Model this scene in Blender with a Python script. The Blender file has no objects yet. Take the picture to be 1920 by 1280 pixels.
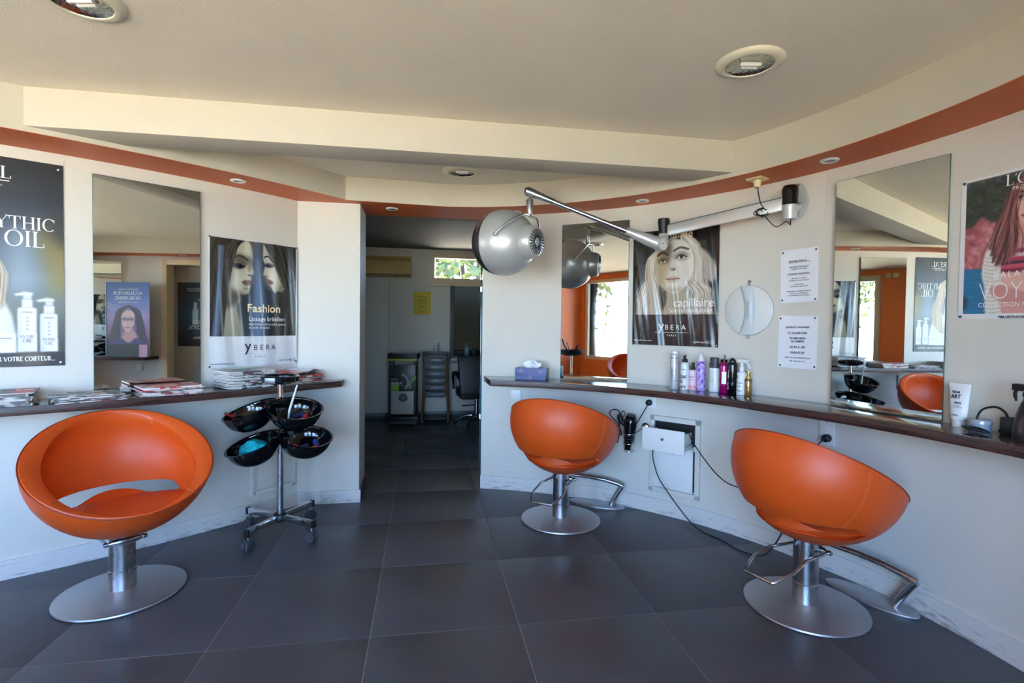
import bpy, bmesh, math, random
import numpy as np
from mathutils import Vector, Matrix
random.seed(7)
PI = math.pi
S = bpy.context.scene
C = S.collection
R = math.radians

# ---------------------------------------------------------------- camera
F_PX, PITCH, ROLL, CY, EYE = 973.63, -0.02456, 0.01196, 632.8, 1.30
cam = bpy.data.cameras.new('camera'); camo = bpy.data.objects.new('camera', cam); C.objects.link(camo)
cam.sensor_width = 36.0; cam.lens = F_PX * 36.0 / 1920.0
cam.shift_y = (CY - 640.0) / 1920.0
cam.clip_start = 0.02; cam.clip_end = 200
def _axis(u):                                    # image direction (right, up) -> world
    c, s = math.cos(ROLL), math.sin(ROLL)
    a, b = c*u[0] - s*u[1], s*u[0] + c*u[1]
    d = (a, u[2], b)
    c, s = math.cos(PITCH), math.sin(PITCH)
    return Vector((d[0], c*d[1] - s*d[2], s*d[1] + c*d[2]))
rx, up, fw = _axis((1, 0, 0)), _axis((0, 1, 0)), _axis((0, 0, 1))
M = Matrix.Identity(4)
for i in range(3):
    M[i][0], M[i][1], M[i][2] = rx[i], up[i], -fw[i]
M[2][3] = EYE
camo.matrix_world = M
S.camera = camo

# ---------------------------------------------------------------- world, sun, exposure
w = bpy.data.worlds.new('sky'); S.world = w; w.use_nodes = True
nt = w.node_tree; bg = nt.nodes['Background']
sky = nt.nodes.new('ShaderNodeTexSky'); sky.sky_type = 'HOSEK_WILKIE'
sky.sun_direction = Vector((-0.74, 0.05, 0.67)).normalized(); sky.turbidity = 2.6; sky.ground_albedo = 0.35
tn = nt.nodes.new('ShaderNodeMix'); tn.data_type = 'RGBA'; tn.blend_type = 'MULTIPLY'; tn.inputs[0].default_value = 1.0; tn.inputs[7].default_value = (.86, .98, 1.17, 1)
nt.links.new(sky.outputs[0], tn.inputs[6]); nt.links.new(tn.outputs[2], bg.inputs[0]); bg.inputs[1].default_value = 5.1
sun = bpy.data.lights.new('sun', 'SUN'); sun.energy = 4.3; sun.angle = R(0.6); sun.color = (1.0, 0.93, 0.83)
suno = bpy.data.objects.new('sun', sun); C.objects.link(suno)
suno.rotation_euler = Vector((-0.74, 0.05, 0.67)).to_track_quat('Z', 'Y').to_euler()
def portal(x, z, wd, ht):                        # sampling aid in each street window, gives no light of its own
    l = bpy.data.lights.new('portal', 'AREA'); l.shape = 'RECTANGLE'; l.size = wd; l.size_y = ht; l.cycles.is_portal = True
    o = bpy.data.objects.new('portal', l); C.objects.link(o); o.location = (x, -1.36, z); o.rotation_euler = (R(90), 0, 0)
portal(-3.21, 1.43, 2.66, 1.64); portal(-.785, 1.15, .95, 2.2); portal(.525, 1.43, 1.32, 1.64)
S.view_settings.view_transform = 'Standard'; S.view_settings.look = 'None'
S.view_settings.gamma = 1.0; S.view_settings.use_curve_mapping = False
S.view_settings.exposure = 4.56
S.cycles.use_denoising = True
S.cycles.max_bounces = 10; S.cycles.diffuse_bounces = 6; S.cycles.glossy_bounces = 6; S.cycles.transparent_max_bounces = 12
S.cycles.caustics_reflective = False; S.cycles.caustics_refractive = False
S.cycles.sample_clamp_indirect = 8.0

# ---------------------------------------------------------------- materials
def lin(c):
    if isinstance(c, str): c = tuple(int(c[i:i+2], 16) for i in (0, 2, 4))
    c = [v / 255.0 for v in c[:3]]
    return tuple(v / 12.92 if v <= .04045 else ((v + .055) / 1.055) ** 2.4 for v in c)
def mat(name, col, rough=.5, metal=0., var=0., vscale=6., bump=0., bscale=60., coat=0., spec=.5, stretch=None, rvar=0., rand=0.):
    m = bpy.data.materials.new(name); m.use_nodes = True
    t = m.node_tree; b = t.nodes['Principled BSDF']; L = t.links.new
    c = lin(col)
    b.inputs['Base Color'].default_value = (*c, 1); b.inputs['Roughness'].default_value = rough; b.inputs['Metallic'].default_value = metal
    b.inputs['Coat Weight'].default_value = coat; b.inputs['Specular IOR Level'].default_value = spec
    co = t.nodes.new('ShaderNodeTexCoord'); src = co.outputs['Object']
    if stretch:
        mp = t.nodes.new('ShaderNodeMapping'); mp.inputs['Scale'].default_value = stretch; L(src, mp.inputs[0]); src = mp.outputs[0]
    n = t.nodes.new('ShaderNodeTexNoise'); n.inputs['Scale'].default_value = vscale; n.inputs['Detail'].default_value = 6; L(src, n.inputs['Vector'])
    mr = t.nodes.new('ShaderNodeMapRange'); mr.inputs[1].default_value = .3; mr.inputs[2].default_value = .7
    mr.inputs[3].default_value = 1 - var; mr.inputs[4].default_value = 1 + var; L(n.outputs[0], mr.inputs[0])
    val = mr.outputs[0]
    if rand:
        oi = t.nodes.new('ShaderNodeObjectInfo'); r2 = t.nodes.new('ShaderNodeMapRange'); r2.inputs[3].default_value = 1 - rand; r2.inputs[4].default_value = 1 + rand
        L(oi.outputs['Random'], r2.inputs[0]); mu = t.nodes.new('ShaderNodeMath'); mu.operation = 'MULTIPLY'; L(val, mu.inputs[0]); L(r2.outputs[0], mu.inputs[1]); val = mu.outputs[0]
    mx = t.nodes.new('ShaderNodeVectorMath'); mx.operation = 'SCALE'; mx.inputs[0].default_value = c; L(val, mx.inputs['Scale']); L(mx.outputs[0], b.inputs['Base Color'])
    if rvar:
        r3 = t.nodes.new('ShaderNodeMapRange'); r3.inputs[1].default_value = .3; r3.inputs[2].default_value = .7
        r3.inputs[3].default_value = max(.02, rough - rvar); r3.inputs[4].default_value = rough + rvar; L(n.outputs[0], r3.inputs[0]); L(r3.outputs[0], b.inputs['Roughness'])
    if bump:
        n2 = t.nodes.new('ShaderNodeTexNoise'); n2.inputs['Scale'].default_value = bscale; n2.inputs['Detail'].default_value = 3; L(src, n2.inputs['Vector'])
        bp = t.nodes.new('ShaderNodeBump'); bp.inputs['Strength'].default_value = bump; bp.inputs['Distance'].default_value = .004; L(n2.outputs[0], bp.inputs['Height']); L(bp.outputs[0], b.inputs['Normal'])
    return m
def scuffed(name, col, zmax, amount, base_rough=.55):     # painted wall with dark knocks and rubbed patches low down
    m = mat(name, col, base_rough, var=.02, vscale=3, bump=.12, bscale=90)
    t = m.node_tree; b = t.nodes['Principled BSDF']; L = t.links.new
    g = t.nodes.new('ShaderNodeNewGeometry'); sp = t.nodes.new('ShaderNodeSeparateXYZ'); L(g.outputs['Position'], sp.inputs[0])
    mp = t.nodes.new('ShaderNodeMapping'); mp.inputs['Scale'].default_value = (5, 5, 34); L(g.outputs['Position'], mp.inputs[0])
    n = t.nodes.new('ShaderNodeTexNoise'); n.inputs['Scale'].default_value = 2.2; n.inputs['Detail'].default_value = 9; n.inputs['Roughness'].default_value = .72; L(mp.outputs[0], n.inputs['Vector'])
    n1 = t.nodes.new('ShaderNodeTexNoise'); n1.inputs['Scale'].default_value = 3.0; L(g.outputs['Position'], n1.inputs['Vector'])
    h = t.nodes.new('ShaderNodeMapRange'); h.inputs[1].default_value = 0.0; h.inputs[2].default_value = zmax; h.inputs[3].default_value = .17; h.inputs[4].default_value = -.12; L(sp.outputs['Z'], h.inputs[0])
    a = t.nodes.new('ShaderNodeMath'); L(n.outputs[0], a.inputs[0]); L(h.outputs[0], a.inputs[1])
    a2 = t.nodes.new('ShaderNodeMath'); a2.operation = 'MULTIPLY_ADD'; L(n1.outputs[0], a2.inputs[0]); a2.inputs[1].default_value = .35; L(a.outputs[0], a2.inputs[2])
    r = t.nodes.new('ShaderNodeMapRange'); r.inputs[1].default_value = .84; r.inputs[2].default_value = .98; r.inputs[3].default_value = 0; r.inputs[4].default_value = amount; L(a2.outputs[0], r.inputs[0])
    mx = t.nodes.new('ShaderNodeMix'); mx.data_type = 'RGBA'; old = b.inputs['Base Color'].links[0].from_socket
    L(r.outputs[0], mx.inputs[0]); L(old, mx.inputs[6]); mx.inputs[7].default_value = (.10, .10, .105, 1); L(mx.outputs[2], b.inputs['Base Color'])
    return m
def vcol(name, rough=.35, coat=0., spec=.5):              # printed paper: colour comes from the sheet's own colour attribute
    m = bpy.data.materials.new(name); m.use_nodes = True; t = m.node_tree; b = t.nodes['Principled BSDF']
    a = t.nodes.new('ShaderNodeVertexColor'); a.layer_name = 'print'; t.links.new(a.outputs[0], b.inputs['Base Color'])
    b.inputs['Roughness'].default_value = rough; b.inputs['Coat Weight'].default_value = coat; b.inputs['Specular IOR Level'].default_value = spec
    return m
def glassy(name, tint=(1, 1, 1), refl=.08):
    m = bpy.data.materials.new(name); m.use_nodes = True; t = m.node_tree; t.nodes.clear()
    o = t.nodes.new('ShaderNodeOutputMaterial'); tr = t.nodes.new('ShaderNodeBsdfTransparent'); tr.inputs[0].default_value = (*tint, 1)
    gl = t.nodes.new('ShaderNodeBsdfGlossy'); gl.inputs['Roughness'].default_value = .02
    fr = t.nodes.new('ShaderNodeFresnel'); fr.inputs[0].default_value = 1.45
    mx = t.nodes.new('ShaderNodeMixShader'); t.links.new(fr.outputs[0], mx.inputs[0]); t.links.new(tr.outputs[0], mx.inputs[1]); t.links.new(gl.outputs[0], mx.inputs[2]); t.links.new(mx.outputs[0], o.inputs[0])
    return m
WHITE = (217, 213, 202)
m_wall = mat('white wall paint', WHITE, .55, var=.015, vscale=2, bump=.12, bscale=90)
m_wallR = scuffed('white wall paint with scuffs', WHITE, .42, .28)
m_wallL = scuffed('white wall paint lightly scuffed', WHITE, .35, .35)
m_base = scuffed('scuffed white skirting paint', (220, 217, 210), .20, .6, .5)
m_ceil = mat('matt ceiling paint', (235, 227, 210), .8, var=.02, vscale=3, bump=.25, bscale=140)
m_trim = mat('cream plaster', (196, 189, 172), .6, var=.015, vscale=3, bump=.1, bscale=90)
m_orange = mat('burnt orange paint', (205, 101, 44), .5, var=.03, vscale=4, bump=.08)
m_orangewall = mat('orange wall paint', (234, 124, 56), .5, var=.03, vscale=3, bump=.1)
m_tile = mat('dark slate floor tile', (78, 79, 82), .40, var=.16, vscale=3.4, bump=.10, bscale=26, rvar=.08, rand=.03, spec=.45)
m_grout = mat('grey grout', (150, 150, 148), .8, var=.2, vscale=8)
m_greywall = mat('grey back room paint', (216, 212, 200), .6, var=.03, vscale=2, bump=.1)
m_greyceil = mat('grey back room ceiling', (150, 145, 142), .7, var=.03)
m_darkbase = mat('dark tile skirting', (60, 62, 66), .4, var=.1)
m_wood = mat('dark wenge laminate', (66, 42, 36), .30, var=.55, vscale=5, bump=.15, bscale=30, stretch=(1.2, 1.2, 26), rvar=.08)
m_woodtop = mat('dark wenge laminate top', (58, 40, 36), .16, var=.2, vscale=5, stretch=(1, 1, 8), rvar=.04, coat=.4)
m_leather = mat('orange leather', (217, 84, 22), .40, var=.05, vscale=5, bump=.22, bscale=260, spec=.5)
m_leatherin = mat('orange leather seat', (212, 80, 22), .43, var=.05, vscale=5, bump=.22, bscale=260, spec=.5)
m_thread = mat('orange thread', (214, 104, 50), .6)
m_piping = mat('dark orange piping', (150, 50, 14), .5)
m_brush = mat('brushed steel', (186, 187, 188), .27, 1., var=.05, vscale=5, rvar=.05)
m_plate = mat('brushed steel base', (190, 191, 194), .42, .92, var=.05, vscale=7, rvar=.05)
m_chrome = mat('chrome', (225, 226, 228), .08, 1.)
m_silver = mat('silver lacquer', (200, 203, 203), .36, .40, var=.02)
m_alu = mat('pale aluminium', (214, 214, 212), .35, .55)
m_black = mat('glossy black plastic', (9, 9, 11), .12, coat=.3)
m_blackm = mat('matt black plastic', (20, 20, 21), .45)
m_grey = mat('grey plastic', (66, 68, 72), .45)
m_mirror = mat('mirror glass', (228, 232, 228), .0, 1.)
m_mirredge = mat('mirror edge', (96, 120, 112), .2, .3)
m_plasticw = mat('white plastic', (232, 232, 228), .3)
m_cream = mat('cream plastic', (222, 208, 160), .35)
m_paper = mat('white paper', (236, 238, 244), .6, var=.01)
m_pages = mat('magazine pages', (222, 218, 212), .6, var=.22, vscale=3, stretch=(1, 1, 400), rand=.06)
m_ink = mat('black ink', (24, 24, 28), .5)
m_inkgrey = mat('grey ink', (92, 92, 98), .5)
m_inkw = mat('white ink', (242, 242, 238), .4)
m_inkcream = mat('cream ink', (240, 226, 182), .4)
m_glass = glassy('window glass')
m_teal = mat('teal glass edge', (26, 88, 92), .1, spec=.8)
m_winframe = mat('cream window frame', (222, 204, 168), .45)
m_darkwire = mat('black rubber cable', (16, 16, 18), .5)

# ---------------------------------------------------------------- mesh building
class MB:
    def __init__(s): s.v, s.f, s.m = [], [], []
    def add(s, vs, fs, mi=0):
        o = len(s.v); s.v += [tuple(v) for v in vs]; s.f += [tuple(i + o for i in f) for f in fs]; s.m += [mi] * len(fs); return s
    def box(s, c, d, rz=0., mi=0, rot=None):
        x, y, z = d[0]/2, d[1]/2, d[2]/2
        vs = [Vector((a*x, b*y, e*z)) for a in (-1, 1) for b in (-1, 1) for e in (-1, 1)]
        rm = rot if rot is not None else Matrix.Rotation(rz, 3, 'Z')
        vs = [rm @ v + Vector(c) for v in vs]
        return s.add(vs, [(0, 1, 3, 2), (4, 6, 7, 5), (0, 4, 5, 1), (2, 3, 7, 6), (0, 2, 6, 4), (1, 5, 7, 3)], mi)
    def lathe(s, prof, n=32, c=(0, 0, 0), rot=None, mi=0, sx=1., sy=1.):
        vs, fs = [], []
        rm = rot if rot is not None else Matrix.Identity(3)
        k = len(prof); ring = []
        for (r, z) in prof:
            if r < 1e-6: ring.append([len(vs)]); vs.append(rm @ Vector((0, 0, z)) + Vector(c))
            else:
                ring.append(list(range(len(vs), len(vs) + n)))
                for i in range(n):
                    a = 2*PI*i/n; vs.append(rm @ Vector((r*math.cos(a)*sx, r*math.sin(a)*sy, z)) + Vector(c))
        for a, b in zip(ring[:-1], ring[1:]):
            for i in range(n):
                j = (i + 1) % n
                if len(a) == 1 and len(b) == 1: continue
                if len(a) == 1: fs.append((a[0], b[j], b[i]))
                elif len(b) == 1: fs.append((a[i], a[j], b[0]))
                else: fs.append((a[i], a[j], b[j], b[i]))
        return s.add(vs, fs, mi)
    def cyl(s, p0, p1, r0, r1=None, n=20, mi=0):
        r1 = r0 if r1 is None else r1
        p0, p1 = Vector(p0), Vector(p1); d = p1 - p0; q = d.to_track_quat('Z', 'Y').to_matrix()
        return s.lathe([(0, 0), (r0, 0), (r1, d.length), (0, d.length)], n, p0, q, mi)
    def tube(s, pts, r, n=10, mi=0, closed=False, smooth=0):
        P = [Vector(p) for p in pts]
        if smooth: P = spline(P, smooth, closed)
        k = len(P); rr = r if hasattr(r, '__len__') else [r] * k
        if len(rr) != k: rr = [rr[min(len(rr)-1, int(i*len(rr)/k))] for i in range(k)]
        T = []
        for i in range(k):
            a = P[(i-1) % k] if (closed or i) else P[0]; b = P[(i+1) % k] if (closed or i < k-1) else P[-1]
            T.append((b - a).normalized())
        nrm = T[0].orthogonal().normalized(); vs, fs = [], []
        for i in range(k):
            nrm = (nrm - T[i] * nrm.dot(T[i])).normalized(); bn = T[i].cross(nrm)
            for j in range(n):
                a = 2*PI*j/n; vs.append(P[i] + (nrm*math.cos(a) + bn*math.sin(a)) * rr[i])
        rings = k if closed else k - 1
        for i in range(rings):
            for j in range(n):
                a, b = i*n + j, i*n + (j+1) % n; i2 = (i+1) % k
                fs.append((a, b, i2*n + (j+1) % n, i2*n + j))
        if not closed: fs += [tuple(range(n))[::-1], tuple(range((k-1)*n, k*n))]
        return s.add(vs, fs, mi)
    def prism(s, poly, z0, z1, mi=0, fn=None):
        n = len(poly); vs = [(x, y, z0) for x, y in poly] + [(x, y, z1) for x, y in poly]
        if fn: vs = [fn(*v) for v in vs]
        return s.add(vs, [tuple(range(n))[::-1], tuple(range(n, 2*n))] + [(i, (i+1) % n, n + (i+1) % n, n + i) for i in range(n)], mi)
    def strip(s, inner, outer, z0, z1, mi=0):                # closed wall between two plan polylines
        n = len(inner); vs = [(*p, z) for z in (z0, z1) for p in inner] + [(*p, z) for z in (z0, z1) for p in outer]
        fs = []
        for i in range(n-1):
            a, b, c_, d = i, i+1, n+i+1, n+i; e = 2*n
            fs += [(a, b, c_, d), (e+b, e+a, e+d, e+c_), (d, c_, e+c_, e+d), (b, a, e+a, e+b)]
        fs += [(0, n, 3*n, 2*n), (n-1, 3*n-1, 4*n-1, 2*n-1)]
        return s.add(vs, fs, mi)
    def grid(s, pts, nu, nv, mi=0):
        return s.add(pts, [(i*nv + j, i*nv + j+1, (i+1)*nv + j+1, (i+1)*nv + j) for i in range(nu-1) for j in range(nv-1)], mi)
    def sphere(s, c, r, n=20, m=12, sc=(1, 1, 1), mi=0, rot=None):
        prof = [(r*math.sin(PI*i/m), -r*math.cos(PI*i/m)) for i in range(m+1)]; prof[0] = (0, -r); prof[-1] = (0, r)
        o = len(s.v); s.lathe(prof, n, (0, 0, 0), None, mi)
        for i in range(o, len(s.v)):
            v = Vector((s.v[i][0]*sc[0], s.v[i][1]*sc[1], s.v[i][2]*sc[2])); v = rot @ v if rot is not None else v; s.v[i] = tuple(v + Vector(c))
        return s
    def build(s, name, mats, parent=None, world=False, bevel=0., angle=38., flat=False, keep=False):
        me = bpy.data.meshes.new(name)
        vs = s.v
        if world and parent is not None:
            inv = wm(parent).inverted(); vs = [inv @ Vector(v) for v in vs]
        me.from_pydata([tuple(v) for v in vs], [], s.f)
        mats = mats if isinstance(mats, (list, tuple)) else [mats]
        for m in mats: me.materials.append(m)
        me.polygons.foreach_set('material_index', s.m)
        if not keep:
            bm = bmesh.new(); bm.from_mesh(me); bmesh.ops.recalc_face_normals(bm, faces=bm.faces)
            if bevel:
                ed = [e for e in bm.edges if e.is_manifold and e.calc_face_angle(0) > R(40)]
                bmesh.ops.bevel(bm, geom=ed, offset=bevel, segments=2, affect='EDGES', profile=.6, clamp_overlap=True)
            bm.to_mesh(me); bm.free()
        if not flat:
            me.polygons.foreach_set('use_smooth', [True] * len(me.polygons)); me.set_sharp_from_angle(angle=R(angle))
        return link(name, me, parent)
def link(name, me, parent=None):
    o = bpy.data.objects.new(name, me); C.objects.link(o)
    if parent is not None: o.parent = parent
    return o
def wm(o):
    m = Matrix.LocRotScale(o.location, o.rotation_euler, o.scale)
    return wm(o.parent) @ m if o.parent else m
def spline(P, k, closed=False):
    out = []; n = len(P)
    for i in range(n if closed else n-1):
        g = (lambda q: P[q % n]) if closed else (lambda q: P[max(0, min(n-1, q))])
        a, b, c, d = g(i-1), g(i), g(i+1), g(i+2)
        for j in range(k):
            t = j/k; out.append(.5*((2*b) + (c-a)*t + (2*a-5*b+4*c-d)*t*t + (3*b-a-3*c+d)*t**3))
    if not closed: out.append(P[-1])
    return out
def tag(o, label=None, cat=None, group=None, kind=None):
    if label: o['label'] = label
    if cat: o['category'] = cat
    if group: o['group'] = group
    if kind: o['kind'] = kind
    return o
def thing(name, label, cat, loc=(0, 0, 0), rz=0., group=None):
    o = bpy.data.objects.new(name, None); C.objects.link(o); o.empty_display_size = .05
    o.location = loc; o.rotation_euler = (0, 0, rz); return tag(o, label, cat, group)
def copy_tree(o, parent=None):
    c = o.copy(); C.objects.link(c); c.parent = parent
    for ch in list(o.children): copy_tree(ch, c)
    return c
def struct(o): o['kind'] = 'structure'; return o

# curved walls: right wall is a circle seen from inside, left wall a flatter circle seen from outside
CR, RR, CL, RL = (-.5, 1.62), 2.5, (-5.777, 6.487), 5.1
def WR(th, off=0.):
    a = R(th); r = RR - off; return (CR[0] + r*math.sin(a), CR[1] + r*math.cos(a))
def WL(ph, off=0.):
    a = R(ph); r = RL + off; return (CL[0] + r*math.cos(a), CL[1] + r*math.sin(a))
def rzR(th): return -R(th)
def rzL(ph): return math.atan2(math.cos(R(ph)), -math.sin(R(ph)))
def on_wall(side, a, z, off=0.):
    return ((*(WR if side == 'R' else WL)(a, off), z), (rzR if side == 'R' else rzL)(a))
def frange(a, b, n): return [a + (b-a)*i/(n-1) for i in range(n)]

# lettering: flat print as its own thin geometry. local frame of a wall thing: x right, y into the wall, z up
_tc = {}
def text_mesh(body, size, align='CENTER', font_shear=0., space=1., bold=0.):
    cu = bpy.data.curves.new('lettering', 'FONT'); cu.body = body; cu.size = size; cu.align_x = align; cu.shear = font_shear; cu.space_character = space; cu.offset = bold
    cu.resolution_u = 3
    o = bpy.data.objects.new('lettering', cu); C.objects.link(o)
    bpy.context.view_layer.update()
    me = bpy.data.meshes.new_from_object(o.evaluated_get(bpy.context.evaluated_depsgraph_get()))
    bpy.data.objects.remove(o); bpy.data.curves.remove(cu)
    return me
def letter(body, size, m, parent, x, z, y=-.002, align='CENTER', space=1., bold=0., sx=1., fn=None, name='lettering', back=False, rot=0., mat3=None):
    me = text_mesh(body, size, align, 0., space, bold)
    for v in me.vertices:
        a, b = v.co.x * sx, v.co.y
        if rot: a, b = a*math.cos(rot) - b*math.sin(rot), a*math.sin(rot) + b*math.cos(rot)
        if mat3 is not None: v.co = mat3 @ Vector((a, b, 0)) + Vector((x, y, z)); continue
        if back: a = -a
        p = (x + a, y, z + b); v.co = fn(*p) if fn else p
    me.materials.clear(); me.materials.append(m)
    return link(name, me, parent)
# upright serif capitals drawn from strokes
def _st(x0, y0, x1, y1, w): return ('s', x0, y0, x1, y1, w)
def _ar(cx, cy, rx_, ry_, a0, a1): return ('a', cx, cy, rx_, ry_, a0, a1)
T_, t_ = .13, .045
GL = {'A': (.78, [_st(.06, 0, .39, 1, t_), _st(.39, 1, .70, 0, T_), _st(.18, .34, .58, .34, t_)], [(.06, 0), (.70, 0)]),
 'C': (.80, [_ar(.46, .5, .42, .52, 45, 315), _st(.76, .72, .76, .95, t_)], []),
 'E': (.66, [_st(.16, 0, .16, 1, T_), _st(.1, .98, .58, .98, t_), _st(.16, .52, .46, .52, t_), _st(.1, .02, .62, .02, t_), _st(.57, .80, .57, 1, t_), _st(.61, 0, .61, .2, t_)], [(.16, 0), (.16, 1)]),
 'F': (.62, [_st(.16, 0, .16, 1, T_), _st(.1, .98, .58, .98, t_), _st(.16, .52, .44, .52, t_), _st(.57, .80, .57, 1, t_)], [(.16, 0), (.16, 1)]),
 'H': (.86, [_st(.17, 0, .17, 1, T_), _st(.69, 0, .69, 1, T_), _st(.17, .52, .69, .52, t_)], [(.17, 0), (.17, 1), (.69, 0), (.69, 1)]),
 'I': (.36, [_st(.18, 0, .18, 1, T_)], [(.18, 0), (.18, 1)]),
 'L': (.64, [_st(.17, 0, .17, 1, T_), _st(.1, .02, .58, .02, t_), _st(.58, 0, .58, .24, t_)], [(.17, 0), (.17, 1)]),
 'M': (1.02, [_st(.13, 0, .17, 1, t_), _st(.17, 1, .50, 0, T_), _st(.50, 0, .83, 1, t_), _st(.86, 0, .82, 1, T_)], [(.13, 0), (.15, 1), (.86, 0), (.84, 1)]),
 'N': (.86, [_st(.14, 0, .14, 1, t_), _st(.14, 1, .70, 0, T_), _st(.70, 0, .70, 1, t_)], [(.14, 0), (.12, 1), (.70, 1)]),
 'O': (.92, [_ar(.46, .5, .43, .52, 0, 360)], []),
 'P': (.68, [_st(.16, 0, .16, 1, T_), _ar(.30, .74, .33, .27, -90, 90), _st(.16, .98, .32, .98, t_), _st(.16, .49, .32, .49, t_)], [(.16, 0), (.14, 1)]),
 'R': (.76, [_st(.16, 0, .16, 1, T_), _ar(.30, .74, .33, .27, -90, 90), _st(.16, .98, .32, .98, t_), _st(.16, .49, .32, .49, t_), _st(.34, .48, .68, 0, T_)], [(.16, 0), (.14, 1), (.68, 0)]),
 'S': (.60, [_ar(.30, .75, .24, .27, 20, 270), _ar(.30, .26, .26, .28, -160, 90)], []),
 'T': (.76, [_st(.38, 0, .38, 1, T_), _st(.04, .98, .72, .98, t_), _st(.06, .76, .06, 1, t_), _st(.70, .76, .70, 1, t_)], [(.38, 0)]),
 'U': (.86, [_st(.17, .3, .17, 1, T_), _st(.69, .3, .69, 1, t_), _ar(.43, .32, .30, .34, 180, 360)], [(.17, 1), (.69, 1)]),
 'V': (.80, [_st(.08, 1, .41, 0, T_), _st(.41, 0, .72, 1, t_)], [(.08, 1), (.72, 1)]),
 'X': (.78, [_st(.10, 1, .66, 0, T_), _st(.66, 1, .10, 0, t_)], [(.1, 0), (.1, 1), (.66, 0), (.66, 1)]),
 'Y': (.78, [_st(.06, 1, .38, .48, T_), _st(.72, 1, .38, .48, t_), _st(.38, 0, .38, .5, T_)], [(.38, 0), (.06, 1), (.72, 1)]),
 'Z': (.70, [_st(.60, 1, .10, 0, T_), _st(.08, .98, .62, .98, t_), _st(.06, .02, .64, .02, t_)], []),
 "'": (.2, [_st(.1, .75, .12, 1, t_)], []), '.': (.26, [_st(.08, .05, .2, .05, .1)], []), ' ': (.34, [], [])}
def serif(body, size, m, parent, x, z, y=-.002, sx=1., fn=None, weight=1., name='lettering', align='CENTER'):
    mb = MB(); cx = 0.; k = [0]
    def quad(ps):
        k[0] += 1; yy = y - 2e-5*(k[0] % 7)
        q = [(x + (px_*sx*size), yy, z + py*size) for px_, py in ps]
        mb.add([fn(*p) for p in q] if fn else q, [tuple(range(len(q)))])
    wd = sum(GL.get(ch, GL[' '])[0] for ch in body)
    cx = -wd/2 if align == 'CENTER' else (0. if align == 'LEFT' else -wd)
    for ch in body:
        adv, sts, ser = GL.get(ch, GL[' '])
        for s_ in sts:
            if s_[0] == 's':
                _, x0, y0, x1, y1, w_ = s_; w_ *= weight; dx, dy = x1-x0, y1-y0; l = math.hypot(dx, dy)
                if abs(dy) > abs(dx)*.6: o = [(-w_/2, 0), (w_/2, 0)]
                else: o = [(0, -w_/2), (0, w_/2)]
                quad([(cx+x0+o[0][0], y0+o[0][1]), (cx+x0+o[1][0], y0+o[1][1]), (cx+x1+o[1][0], y1+o[1][1]), (cx+x1+o[0][0], y1+o[0][1])])
            else:
                _, ax, ay, r1, r2, a0, a1 = s_; n = max(6, int(abs(a1-a0)/14)); i1, i2 = r1 - T_*weight, r2 - t_*weight
                for i in range(n):
                    u0, u1 = R(a0 + (a1-a0)*i/n), R(a0 + (a1-a0)*(i+1)/n)
                    quad([(cx+ax+r1*math.cos(u0), ay+r2*math.sin(u0)), (cx+ax+r1*math.cos(u1), ay+r2*math.sin(u1)), (cx+ax+i1*math.cos(u1), ay+i2*math.sin(u1)), (cx+ax+i1*math.cos(u0), ay+i2*math.sin(u0))])
        for (sx_, sy_) in ser:
            yy = .02 if sy_ < .5 else .98
            quad([(cx+sx_-.12, yy-.022), (cx+sx_+.12, yy-.022), (cx+sx_+.12, yy+.022), (cx+sx_-.12, yy+.022)])
        cx += adv
    return mb.build(name, m, parent, flat=True, keep=True)
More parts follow.
